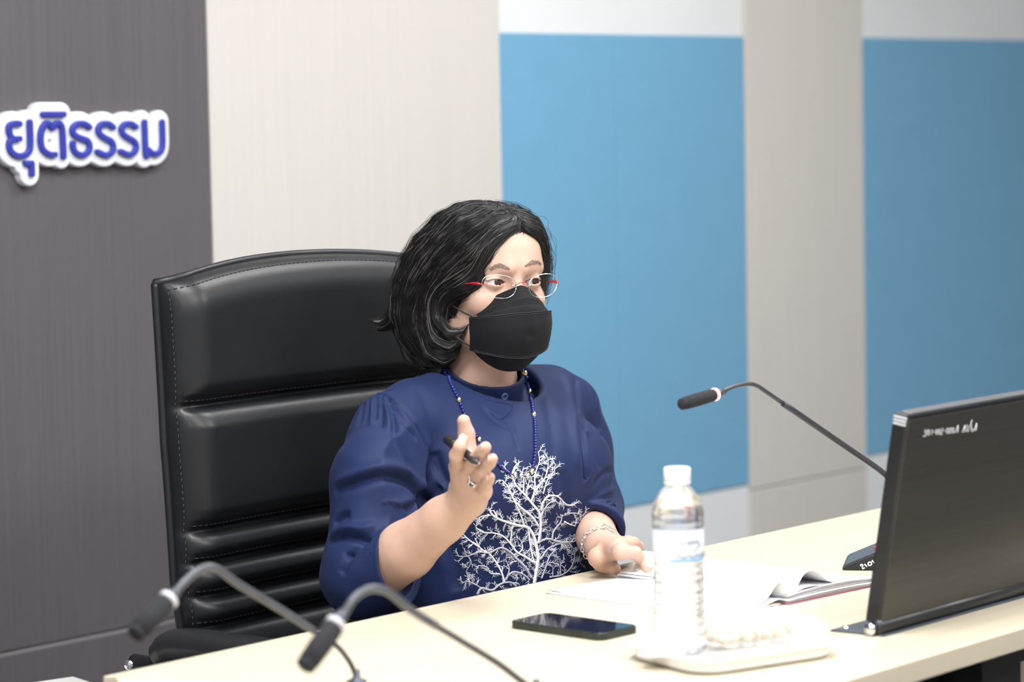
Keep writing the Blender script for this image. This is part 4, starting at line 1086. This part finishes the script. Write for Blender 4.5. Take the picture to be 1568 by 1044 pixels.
for pts, w0, w1, gcol in BR:
    C_ = spline(np.array([(*p, 0) for p in pts], float), 10*len(pts))[:, :2]; segs.append((C_, w0, w1, gcol))
    Ls = np.concatenate([[0], np.cumsum(np.linalg.norm(np.diff(C_, axis=0), axis=1))])
    s = 30+rnd.random()*15; side = rnd.choice((-1, 1))
    while s < Ls[-1]+8:
        i = min(int(np.searchsorted(Ls, s)), len(C_)-1); t = C_[i]-C_[max(i-2, 0)]; ang_ = math.atan2(t[1], t[0])+side*rnd.uniform(.55, 1.15)
        ln = rnd.uniform(30, 62); cur = C_[i].copy(); poly_ = [cur.copy()]
        bend = rnd.uniform(-.25, .25)
        for k in range(4): cur = cur+np.array([math.cos(ang_), math.sin(ang_)])*ln/4; ang_ += bend; poly_.append(cur.copy())
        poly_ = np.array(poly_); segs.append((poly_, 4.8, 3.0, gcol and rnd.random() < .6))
        for k in (1, 2, 3, 4):
            for sd_ in ((1, -1) if rnd.random() < .45 else (rnd.choice((-1, 1)),)):
                a2 = math.atan2(*(poly_[k]-poly_[k-1])[::-1])+sd_*rnd.uniform(.5, 1.0); l2 = rnd.uniform(14, 26)
                q = poly_[k]+np.array([math.cos(a2), math.sin(a2)])*l2; segs.append((np.array([poly_[k], (poly_[k]+q)/2, q]), 3.4, 2.6, gcol and rnd.random() < .4))
        s += rnd.uniform(20, 38); side = -side if rnd.random() < .8 else side
allp = np.vstack([s[0] for s in segs]); 
H, G = on_blouse([(680+x*.2299, 680+y*.2299) for x, y in allp], .0004)
o_ = 0; LA, LB = [], []
for C_, w0, w1, gcol in segs:
    n = len(C_); P = H[o_:o_+n]; g = G[o_:o_+n]; o_ += n
    if np.max(torso_sdf(P.astype(np.float32))) > .012: continue
    W = (np.linspace(w0, w1, n)*1.3 if w0 > 5.5 else np.linspace(w0, w1, n)*.92)*.2299/1090/2
    if np.max(np.linalg.norm(np.diff(P, axis=0), axis=1)) > .04: continue
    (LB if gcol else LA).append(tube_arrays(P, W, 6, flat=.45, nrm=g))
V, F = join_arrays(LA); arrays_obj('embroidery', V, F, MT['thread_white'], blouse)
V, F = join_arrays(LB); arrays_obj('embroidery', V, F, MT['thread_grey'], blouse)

# ---- bead necklace
nl = on_blouse(spline(np.array([(683, 566, 0), (690, 590, 0), (701, 612, 0), (713, 640, 0), (727, 664, 0), (744, 690, 0), (762, 711, 0), (780, 725, 0), (800, 729, 0)], float), 90)[:, :2], .002)[0]
nr = on_blouse(spline(np.array([(802, 572, 0), (808, 592, 0), (814, 618, 0), (818, 650, 0), (818.5, 690, 0), (816, 710, 0), (811, 727, 0), (800, 729, 0)], float), 90)[:, :2], .002)[0]
bk2 = spline(np.array([nl[0], nl[0]+np.array([.0, .045, .035]), [3.10, 2.785, 1.035], nr[0]+np.array([.0, .07, .03]), nr[0]]), 60)
neck = None
def beads(P, r, step, skip=()):
    Ls = np.concatenate([[0], np.cumsum(np.linalg.norm(np.diff(P, axis=0), axis=1))]); out = []
    for s in np.arange(0, Ls[-1], step): out.append(np.array([np.interp(s, Ls, P[:, k]) for k in range(3)]))
    return out
SV, SF = ico_arrays(2)
pts = beads(nl, .0027, .0053)+beads(nr, .0027, .0053)
spc_px = [(703.5, 613), (722, 643), (742, 673), (803, 573), (812, 602), (817.5, 636), (787, 727), (797, 729), (806, 728), (812, 722)]
allp_ = np.vstack([nl, nr]); spc = on_blouse(spc_px, .0026)[0]; spc = np.array([allp_[np.argmin(np.linalg.norm(allp_-q, axis=1))] for q in spc])
pts = [p for p in pts if min(np.linalg.norm(p-q) for q in spc) > .006]
necklace = tube('necklace', np.vstack([nl[::-1], bk2[1:-1], nr]), .0009, MT['bead_blue'], woman, 6)
V, F = join_arrays([(p+SV*.0027, SF) for p in pts]); arrays_obj('bead', V, F, MT['bead_blue'], necklace)['kind'] = 'stuff'
necklace['label'] = 'dark blue bead necklace with gold and silver spacer beads'
for p, q in zip(spc, spc_px):
    big = q[0] in (742, 812, 722) or q[1] < 615
    lathe('spacer_bead', [(0, -.0045), (.0018, -.0042), (.0034, -.0012), (.0034, .0012), (.0018, .0042), (0, .0045)], MT['gold'] if big else MT['silver'], necklace, p, 10, frame_to(np.array([.25, -.1, 1])))

# ---- trousers (below the table edge)
def trouser(p):
    d = ell(p, (3.10, 2.70, .58), (.185, .13, .11))
    for s in (-1, 1):
        d = smin(d, chain(p, [(3.10+s*.09, 2.68, .565), (3.10+s*.11, 2.34, .575), (3.10+s*.10, 2.30, .10)], (.09, .065, .05), .03), .04)
    return smax(d, .07-p[:, 2], .004)
sdf_obj('trousers', trouser, (2.82, 2.2, .04), (3.38, 2.9, .75), .007, MT['trousers'], woman)
for s in (-1, 1):
    sdf_obj('shoe', lambda p: smax(smin(ell(p, (3.10+s*.10, 2.25, .045), (.042, .105, .042)), ell(p, (3.10+s*.10, 2.31, .06), (.04, .05, .055)), .03), .003-p[:, 2], .004), (3.0+s*.10, 2.1, -.02), (3.2+s*.10, 2.4, .14), .005, MT['black_plastic'], woman)
# ================================================================== hair
GUIDES = [
 [(.004, .080, .083), (-.028, .084, .066), (-.044, .079, .038), (-.054, .070, .010), (-.070, .055, -.004), (-.087, .024, -.022), (-.095, .0, -.055), (-.088, .002, -.090), (-.072, .018, -.100)],
 [(.010, .072, .092), (-.030, .080, .078), (-.062, .062, .046), (-.086, .030, .012), (-.100, -.004, -.030), (-.098, -.012, -.072), (-.086, -.002, -.108), (-.074, .010, -.112)],
 [(.010, .052, .103), (-.042, .056, .088), (-.080, .032, .052), (-.101, -.006, .006), (-.108, -.030, -.045), (-.103, -.030, -.090), (-.088, -.016, -.118)],
 [(.010, .022, .113), (-.050, .022, .100), (-.092, -.012, .055), (-.111, -.042, .004), (-.114, -.056, -.046), (-.106, -.052, -.092), (-.088, -.034, -.122)],
 [(.004, -.010, .117), (-.050, -.020, .102), (-.094, -.055, .050), (-.109, -.078, .0), (-.113, -.084, -.046), (-.104, -.078, -.092), (-.084, -.058, -.122)],
 [(.0, -.034, .115), (-.044, -.058, .098), (-.082, -.092, .044), (-.098, -.106, -.008), (-.103, -.108, -.050), (-.100, -.104, -.085), (-.082, -.082, -.118)],
 [(.0, -.048, .110), (-.032, -.086, .086), (-.056, -.115, .034), (-.066, -.124, -.020), (-.066, -.118, -.065), (-.062, -.102, -.105), (-.052, -.082, -.122)],
 [(.0, -.052, .108), (-.006, -.100, .078), (-.014, -.126, .024), (-.016, -.130, -.028), (-.018, -.118, -.076), (-.018, -.092, -.118)],
 [(.004, -.050, .108), (.030, -.092, .080), (.048, -.118, .028), (.054, -.120, -.026), (.050, -.108, -.074), (.044, -.086, -.116)],
 [(.008, -.036, .114), (.050, -.062, .094), (.084, -.088, .040), (.094, -.096, -.014), (.090, -.092, -.066), (.072, -.072, -.116)],
 [(.012, -.006, .116), (.056, -.014, .098), (.092, -.045, .048), (.104, -.062, -.006), (.102, -.062, -.058), (.086, -.05, -.112)],
 [(.014, .026, .112), (.058, .022, .094), (.090, -.008, .050), (.102, -.030, .0), (.100, -.036, -.052), (.086, -.024, -.104)],
 [(.014, .056, .101), (.052, .056, .086), (.080, .028, .052), (.094, .002, .010), (.096, -.012, -.040), (.084, -.006, -.090)],
 [(.014, .078, .086), (.044, .076, .076), (.070, .054, .050), (.086, .028, .018), (.090, .008, -.025), (.080, .004, -.070)],
]
CURLS = [
 [(-.086, .006, -.030), (-.090, .016, -.055), (-.080, .030, -.074), (-.064, .042, -.072), (-.056, .046, -.062)],
 [(-.092, .0, -.06), (-.092, .010, -.085), (-.078, .026, -.094), (-.064, .034, -.086)],
 [(-.096, -.02, -.075), (-.092, -.008, -.104), (-.078, .012, -.114), (-.062, .020, -.106)],
 [(-.090, -.05, -.095), (-.082, -.034, -.120), (-.070, -.010, -.124), (-.058, .002, -.116)],
 [(-.102, -.095, -.050), (-.112, -.108, -.062), (-.124, -.112, -.066), (-.134, -.112, -.062)],
 [(-.100, -.100, -.060), (-.110, -.116, -.074), (-.122, -.122, -.078)],
 [(-.09, -.09, -.095), (-.088, -.075, -.120), (-.078, -.05, -.128), (-.064, -.03, -.126)],
]
def inward(P, r):
    P = np.array(P, float); c = np.array([0, -.02, 0]); v = P-c; v[:, 2] *= .6; v /= np.linalg.norm(v, axis=1)[:, None]; return P-v*r
GC = [inward(spline(np.array(g), 11), .0165) for g in GUIDES]
def hair_local(q):
    d = ell(q, (0, -.016, .008), (.091, .105, .105))
    d = smin(d, ell(q, (-.004, -.052, -.045), (.092, .066, .068)), .03)
    for P in GC:
        n = len(P); R_ = np.interp(np.arange(n)/(n-1), [0, .12, .75, 1], [.010, .0165, .0165, .008]); d = smin(d, chain(q, P, R_, .006), .008)
    carve = smin(ell(q, (-.004, .105, -.030), (.060, .062, .104)), ell(q, (.030, .090, -.02), (.050, .064, .086)), .02)
    carve = smin(carve, ell(q, (-.046, .062, -.050), (.036, .040, .036)), .015)
    carve = smin(carve, ell(q, (0, .06, -.125), (.072, .085, .055)), .02)
    d = smax(d, -carve, .008)
    # front lock over the temple laid back on after carving
    P = inward(GUIDES[0], .010); d = smin(d, chain(q, P, (.010, .013, .0135, .013, .012, .012, .013, .012, .006), .004), .008)
    P = inward(GUIDES[1], .010); d = smin(d, chain(q, P, (.010, .014, .015, .015, .013, .012, .010, .006), .004), .008)
    for c_ in CURLS: d = smin(d, chain(q, np.array(c_), np.linspace(.0085, .0015, len(c_)), .003), .006)
    return d
def hair_sdf(p): return hair_local(HL_(p))
lo_ = HC-.19; hi_ = HC+.19
hair = sdf_obj('hair', hair_sdf, lo_, hi_, .0034, MT['hair'], woman)
# strands that follow the combing of the guides over the hair mass
hv = np.array([v.co[:] for v in hair.data.vertices])
rg = np.random.default_rng(5)
GP, GT = [], []
for g in GUIDES+CURLS:
    P = spline(np.array(g), 24); T = np.gradient(P, axis=0); T /= np.linalg.norm(T, axis=1)[:, None]; GP.append(P); GT.append(T)
GP = np.vstack(GP).astype(np.float32); GT = np.vstack(GT).astype(np.float32)
def flow(q):
    out = np.zeros_like(q)
    for i in range(0, len(q), 2000):
        d2 = ((q[i:i+2000, None, :]-GP[None])**2).sum(-1); w_ = np.exp(-d2/(2*.012**2))+1e-8*np.exp(-d2/(2*.05**2)); out[i:i+2000] = (w_[..., None]*GT[None]).sum(1)/w_.sum(1)[:, None]
    return out
NS, NK, STP = 6500, 15, .0062
q0 = HL_(hv[rg.integers(0, len(hv), NS)].astype(np.float32))
q0 = q0[q0[:, 2] > -.125]; NS = len(q0)
lev = rg.normal(.0006, .0011, NS).astype(np.float32)
lev[rg.random(NS) < .03] += .004
back = rg.integers(2, 9, NS)
paths = np.zeros((NS, NK, 3), np.float32)
wig = rg.normal(0, 1, (NS, 3)).astype(np.float32)*.16
def step(q, sgn, i):
    t = flow(q)+wig*(.6+.4*math.sin(i*.9)); t /= np.linalg.norm(t, axis=1)[:, None]+1e-6
    q = q+sgn*t*STP
    for _ in range(1):
        g = sdf_grad(hair_local, q, 1e-3); L_ = np.linalg.norm(g, axis=1); d = hair_local(q)-lev
        q = q-g/np.maximum(L_, .3)[:, None]**2*np.clip(d, -.006, .006)[:, None]*np.minimum(L_, 1)[:, None]
    return q
# walk back towards the root, then forwards
q = q0.copy()
for i in range(8):
    nq = step(q, -1, i); m_ = (i < back)[:, None] & (nq[:, 2:3] < .118); q = np.where(m_, nq, q)
for i in range(NK):
    paths[:, i] = q
    if i < NK-1: q = step(q, 1, i)
wd = paths.reshape(-1, 3)@HM32.T+HC32; wd = wd.reshape(NS, NK, 3)
def strands(sel, r0):
    L = []
    for k in sel:
        P = wd[k]
        n = NK if rg.random() < .6 else rg.integers(8, NK+1)
        dd = np.linalg.norm(np.diff(P[:n], axis=0), axis=1)
        if dd.max() > .014 or dd.min() < .0012: continue
        L.append(tube_arrays(P[:n], np.interp(np.arange(n)/(n-1), [0, .15, .7, 1], [.3, 1, .9, .15])*r0*rg.uniform(.7, 1.3), 3, caps=False))
    return join_arrays(L)
order = rg.permutation(NS); ng = int(NS*.11)
V, F = strands(order[ng:], .00040); arrays_obj('strand', V, F, MT['hair'], hair)['kind'] = 'stuff'
V, F = strands(order[:ng], .00032); arrays_obj('grey_strand', V, F, MT['hair_grey'], hair)['kind'] = 'stuff'
# loose flyaway hairs
L = []
for k in range(110):
    g = GUIDES[rg.integers(0, len(GUIDES))] if k > 45 else [GUIDES[13], GUIDES[12], GUIDES[11]][k % 3]
    P = spline(np.array(g), 40); a_ = rg.integers(4, 22); b_ = min(39, a_+rg.integers(8, 18)); P = P[a_:b_].copy()
    out_ = P-np.array([0, -.02, 0]); out_ /= np.linalg.norm(out_, axis=1)[:, None]
    amp = rg.uniform(.003, .013); t = np.linspace(0, 1, len(P))
    P = P+out_*(amp*np.sin(t*2.6)**1.2)[:, None]+rg.normal(0, .006, 3)*t[:, None]
    L.append(tube_arrays(P@HM.T+HC, .00022, 3, caps=False))
V, F = join_arrays(L); arrays_obj('loose_hair', V, F, MT['hair'], hair)['kind'] = 'stuff'

# ================================================================== face mask
def grid_obj(name, rows, m, parent, thick=.0009, smooth=True):
    """rows: list of (n,3) arrays in head space"""
    R_ = [np.array(r) for r in rows]; n = len(R_[0])
    for r in R_: r[:, 2] += .065*r[:, 0]; k = len(R_)
    A_ = np.vstack(R_); B_ = A_.copy(); B_[:, 1] -= thick
    V = [HW_(v) for v in np.vstack([A_, B_])]; N = n*k; F = []
    for i in range(k-1):
        for j in range(n-1):
            f = [i*n+j, i*n+j+1, (i+1)*n+j+1, (i+1)*n+j]; F.append(f); F.append([x+N for x in f[::-1]])
    rim = list(range(n))+[i*n+n-1 for i in range(1, k)]+[(k-1)*n+j for j in range(n-2, -1, -1)]+[i*n for i in range(k-2, 0, -1)]
    for a_ in range(len(rim)):
        x, y = rim[a_], rim[(a_+1) % len(rim)]; F.append([y, x, x+N, y+N])
    me_ = poly(name, V, F, m, parent, smooth)
    bm = bmesh.new(); bm.from_mesh(me_.data); bmesh.ops.recalc_face_normals(bm, faces=bm.faces); bm.to_mesh(me_.data); bm.free()
    return me_
U = np.linspace(-1, 1, 41)
def yprof(x, y0, k): return y0-k*x*x-.026*np.abs(x/.066)**7-.25*np.maximum(0, .010-np.abs(x))*0
def row_top(U): x = .0655*U; return np.stack([x, yprof(x, .1235, 7.5)+.004*np.exp(-(x/.012)**2), -.0415-.0055*U**2-.001*U], 1)
def row_bot(U): x = .0635*U; return np.stack([x, yprof(x, .1130, 7.0)+.003*np.exp(-(x/.012)**2), -.1075+.0135*U**2], 1)
rows = []
for v in np.linspace(0, 1, 25):
    a_ = row_top(U)*(1-v)+row_bot(U)*v; bul = math.sin(v*PI)
    a_[:, 1] += .0085*bul*(1-.6*U**2); a_[:, 0] *= 1+.02*bul
    a_[:, 1] -= .0035*np.exp(-((U-.02)/.11)**2)*math.exp(-((v-.50)/.09)**2)+.0014*np.exp(-((U*.8+v-.75)/.10)**2)*bul
    a_[:, 1] += .0009*np.sin(U*9+v*6)*bul*np.abs(U)
    rows.append(a_)
mask = grid_obj('face_mask', rows, MT['mask_black'], woman, .0012)
rows = []
for v in np.linspace(0, 1, 17):
    u_ = U*(.97-.0*v); b0 = row_top(np.clip(U*.86, -1, 1)); b0[:, 1] -= .0022; b0[:, 2] -= .003
    x = .054*U; tp = np.stack([x, .1005-.038*np.abs(U)**1.6, -.0040-.0235*np.abs(U)**1.25-.014*np.abs(U)**6], 1)
    a_ = b0*(1-v)+tp*v
    a_[:, 1] += .0045*math.sin(v*PI)*(1-U**2)+.0009*math.sin(v*PI*4)*(1-np.abs(U)**3)
    rows.append(a_)
uf = grid_obj('upper_flap', rows, MT['mask_black'], mask, .0010)
rows = []
for v in np.linspace(0, 1, 13):
    b0 = row_bot(U*.93); b0[:, 1] -= .002; b0[:, 2] += .003
    x = .050*U; bt_ = np.stack([x, .084-.032*U**2, -.1290+.031*np.abs(U)**2.6], 1)
    a_ = b0*(1-v)+bt_*v; a_[:, 1] += .006*math.sin(v*PI)*(1-U**2); rows.append(a_)
grid_obj('lower_flap', rows, MT['mask_black'], mask, .0010)
MR = np.array([[1, 0, 0], [0, 1, 0], [.065, 0, 1.0]])
def stitch(P, r=.00028, a_=.0017, gap=.0016):
    Ls = np.concatenate([[0], np.cumsum(np.linalg.norm(np.diff(P, axis=0), axis=1))]); out = []
    for s in np.arange(.001, Ls[-1]-a_, a_+gap):
        out.append(tube_arrays(np.array([[np.interp(s+d, Ls, P[:, k]) for k in range(3)] for d in (0, a_)])@MR.T@HM.T+HC, r, 4))
    return out
Uf = np.linspace(-.97, .97, 120); L = []
def mrow(v, U, off=.0006):
    a_ = row_top(U)*(1-v)+row_bot(U)*v; bul = math.sin(v*PI); a_[:, 1] += .0085*bul*(1-.6*U**2)+off; a_[:, 0] *= 1+.02*bul; return a_
L += stitch(mrow(.035, Uf)); L += stitch(mrow(.965, Uf))
for v_, sc in ((.93, 1), (.86, 1), (.60, .95), (.30, .9)):
    Us = np.linspace(-.93, .93, 110); b0 = row_top(Us*.86); b0[:, 1] -= .0022; b0[:, 2] -= .003
    tp = np.stack([.054*Us, .1005-.038*np.abs(Us)**1.6, -.0040-.0235*np.abs(Us)**1.25-.014*np.abs(Us)**6], 1); a_ = b0*(1-v_)+tp*v_; a_[:, 1] += .0045*math.sin(v_*PI)*(1-Us**2)+.0009*math.sin(v_*PI*4)*(1-np.abs(Us)**3)+.0006; L += stitch(a_)
V, F = join_arrays(L); arrays_obj('stitching', V, F, MT['mask_stitch'], mask)['kind'] = 'stuff'
a_ = row_top(Uf); a_[:, 1] += .0004; tube('edge_binding', a_@MR.T@HM.T+HC, .0007, MT['mask_trim'], mask, 6)
a_ = row_bot(Uf); a_[:, 1] += .0004; tube('edge_binding', a_@MR.T@HM.T+HC, .0007, MT['mask_trim'], mask, 6)
for s in (-1, 1):
    tube('ear_loop', np.array([HW_(p) for p in spline(np.array([(s*.0635, .071, -.049), (s*.071, .045, -.040), (s*.0795, .010, -.022), (s*.082, -.006, .004), (s*.081, -.022, .006), (s*.0795, -.028, -.020), (s*.0775, -.012, -.046), (s*.072, .035, -.078), (s*.0625, .064, -.092)]), 40)]), .0013, MT['mask_trim'], mask, 8)

# ================================================================== glasses
gl = tube('eyeglasses', np.array([HW_(p) for p in spline(np.array([(-.0105, .1035, -.004), (-.006, .1065, -.0005), (0, .1075, .0005), (.006, .1065, -.0005), (.0105, .1035, -.004)]), 20)]), .0006, MT['red_temple'], woman, 8)
gl['label'] = 'rimless glasses with red metal temples'
for s in (-1, 1):
    cx_, cz_ = s*.0362, -.0045; wr = .16*s
    def lp(t):
        ex = 2.5; cs, sn = math.cos(t), math.sin(t)
        x = math.copysign(abs(cs)**(2/ex), cs)*.0262; z_ = math.copysign(abs(sn)**(2/ex), sn)*(.0172 if sn < 0 else .0158)
        x *= 1-.10*(z_ < 0)*abs(z_)/.017
        z_ += .0022*(x*s/.026)
        return np.array([cx_+x*math.cos(wr), .1030-abs(0)-x*math.sin(wr)*1.0-.9*x*x/.05*.1, cz_+z_])
    ring_ = np.array([lp(t) for t in np.linspace(0, 2*PI, 49)[:-1]]); c_ = ring_.mean(0)
    n = len(ring_); inner = c_+(ring_-c_)*.5
    V = [HW_(v+np.array([0, .0006, 0])) for v in np.vstack([ring_, inner, c_[None]])]+[HW_(v-np.array([0, .0006, 0])) for v in np.vstack([ring_, inner, c_[None]])]
    F = []; m2_ = 2*n+1
    for j in range(n):
        k = (j+1) % n; F += [[j, k, n+k, n+j], [n+j, n+k, 2*n], [m2_+k, m2_+j, m2_+n+j, m2_+n+k], [m2_+n+k, m2_+n+j, m2_+2*n], [k, j, m2_+j, m2_+k]]
    poly('lens', V, F, MT['lens'], gl, True)
    P = np.array([HW_(v) for v in np.vstack([ring_, ring_[:1]])]); tube('lens_edge', P, .00042, MT['silver'], gl, 6)
    ex_ = ring_[0 if s > 0 else n//2]
    hinge = ex_+np.array([s*.0035, -.004, .0015])
    tube('temple', np.array([HW_(p) for p in spline(np.array([ex_+np.array([-s*.002, .001, 0]), hinge, hinge+np.array([s*.002, -.014, .0]), hinge+np.array([s*.003, -.028, -.001]), (s*.0815, .02, -.004), (s*.083, -.02, -.008), (s*.080, -.04, -.03)]), 36)]), [.0009]*5+[.0019]*11+[.0010]*20, MT['red_temple'], gl, 8)
    tube('nose_pad_arm', np.array([HW_(p) for p in ((s*.0105, .1035, -.004), (s*.0105, .099, -.008), (s*.0085, .096, -.012))]), .0004, MT['silver'], gl, 6)
    tube('mount', np.array([HW_(p) for p in ((s*.0095, .1036, -.0042), (s*.0165, .1040, -.0040))]), .0006, MT['silver'], gl, 6)

# ================================================================== earring, ring, bracelet, pen
ec = HW_((-.0795, .000, -.083)); L = []
for k in range(9):
    t = k*2*PI/8; L.append((ec+(HW_((0, math.cos(t)*.0042*(k < 8), math.sin(t)*.0042*(k < 8)))-HC)+SV*.0019, SF))
V, F = join_arrays(L); er = arrays_obj('earring', V, F, MT['silver'], woman)
ra = RH['ring'][0]; rb = RH['ring'][1]; rd = (rb-ra)/np.linalg.norm(rb-ra); rc_ = ra+(rb-ra)*.28; RM = frame_to(rd)
rgm = lathe('ring', [(.0098, -.0018), (.0112, -.0016), (.0112, .0016), (.0098, .0018), (.0098, -.0018)], MT['silver'], woman, rc_, 26, RM)
toc = (O-rc_); toc = toc/np.linalg.norm(toc)-Rh*.15-Uh*.25; toc = toc-rd*(toc@rd); toc /= np.linalg.norm(toc); L = []
sd2 = np.cross(rd, toc)
for i in (-1, 0, 1):
    for j in (-1, 0, 1): L.append((rc_+toc*.0122+rd*i*.0037+sd2*j*.0040+SV*.0022, SF))
V, F = join_arrays(L); arrays_obj('setting', V, F, MT['silver'], rgm)
lathe('stone', [(0, .003), (.002, .0025), (.003, .001), (.003, 0), (0, 0)], MT['pen_black'], rgm, rc_+toc*.0122, 8, frame_to(toc))
wd_ = (W_L-E_L)/np.linalg.norm(W_L-E_L); BM = frame_to(wd_); bc = W_L-wd_*.012; L = []
for k in range(30):
    t = k*2*PI/30; rr_ = .0270; p = bc+BM[:, 0]*rr_*math.cos(t)+BM[:, 1]*rr_*math.sin(t)+wd_*.004*math.sin(t); t2_ = t+.11
    a_ = np.linspace(0, 2*PI, 11); tg = -BM[:, 0]*math.sin(t)+BM[:, 1]*math.cos(t); nn = (wd_ if k % 2 else BM[:, 0]*math.cos(t)+BM[:, 1]*math.sin(t))
    L.append(tube_arrays(p+tg[None]*(np.cos(a_)*.0040)[:, None]+nn[None]*(np.sin(a_)*.0022)[:, None], .0007, 5, caps=False))
V, F = join_arrays(L); br = arrays_obj('bracelet', V, F, MT['silver'], woman)
t = np.array([t_ for t_ in np.linspace(0, 2*PI, 60)]); best = None
pp = bc+BM[:, 0][None]*(.0275*np.cos(t))[:, None]+BM[:, 1][None]*(.0275*np.sin(t))[:, None]
k = int(np.argmax(pp@(Uh*.9+Rh*.5-Fh*.25))); nn = pp[k]-bc; nn /= np.linalg.norm(nn); tg = np.cross(wd_, nn); M = np.stack([tg, wd_, nn], 1)
bm = bmesh.new(); bmesh.ops.create_cube(bm, size=1)
for v in bm.verts: v.co = Vector(pp[k]+M@np.array([v.co.x*.020, v.co.y*.006, v.co.z*.003]))
bmesh.ops.bevel(bm, geom=list(bm.edges), offset=.0008, segments=2, affect='EDGES'); bm_obj('clasp', bm, MT['silver'], br)
pa = z3(360, 345, 3.712); pb2 = z3(624, 547, 3.568); pd = pb2-pa; pl2 = np.linalg.norm(pd); PM = frame_to(pd/pl2)
pen = root('pen', pa, 'black retractable pen held between the fingers of the raised hand', 'pen')
lathe('barrel', [(0, .004), (.0050, .004), (.0056, .006), (.0056, pl2*.55), (.0056, pl2*.86), (0, pl2*.86)], MT['pen_black'], pen, pa, 24, PM)
lathe('cap', [(0, 0), (.0060, .0005), (.0068, .002), (.0068, .034), (.0058, .036), (0, .036)], MT['black_plastic'], pen, pa, 24, PM)
lathe('grip_tip', [(0, pl2*.86), (.0054, pl2*.86), (.0046, pl2*.90), (.0024, pl2*.965), (0, pl2*.965)], MT['neck_grey'], pen, pa, 20, PM)
lathe('nib', [(0, pl2*.96), (.0022, pl2*.96), (.0009, pl2*.99), (.0006, pl2), (0, pl2)], MT['silver'], pen, pa, 14, PM)
cn = PM[:, 0]*.6-PM[:, 1]*.8
tube('clip', np.array([pa+pd/pl2*.002+cn*.0068, pa+pd/pl2*.003+cn*.0095, pa+pd/pl2*.020+cn*.0092, pa+pd/pl2*.038+cn*.0078]), .0012, MT['black_plastic'], pen, 8)
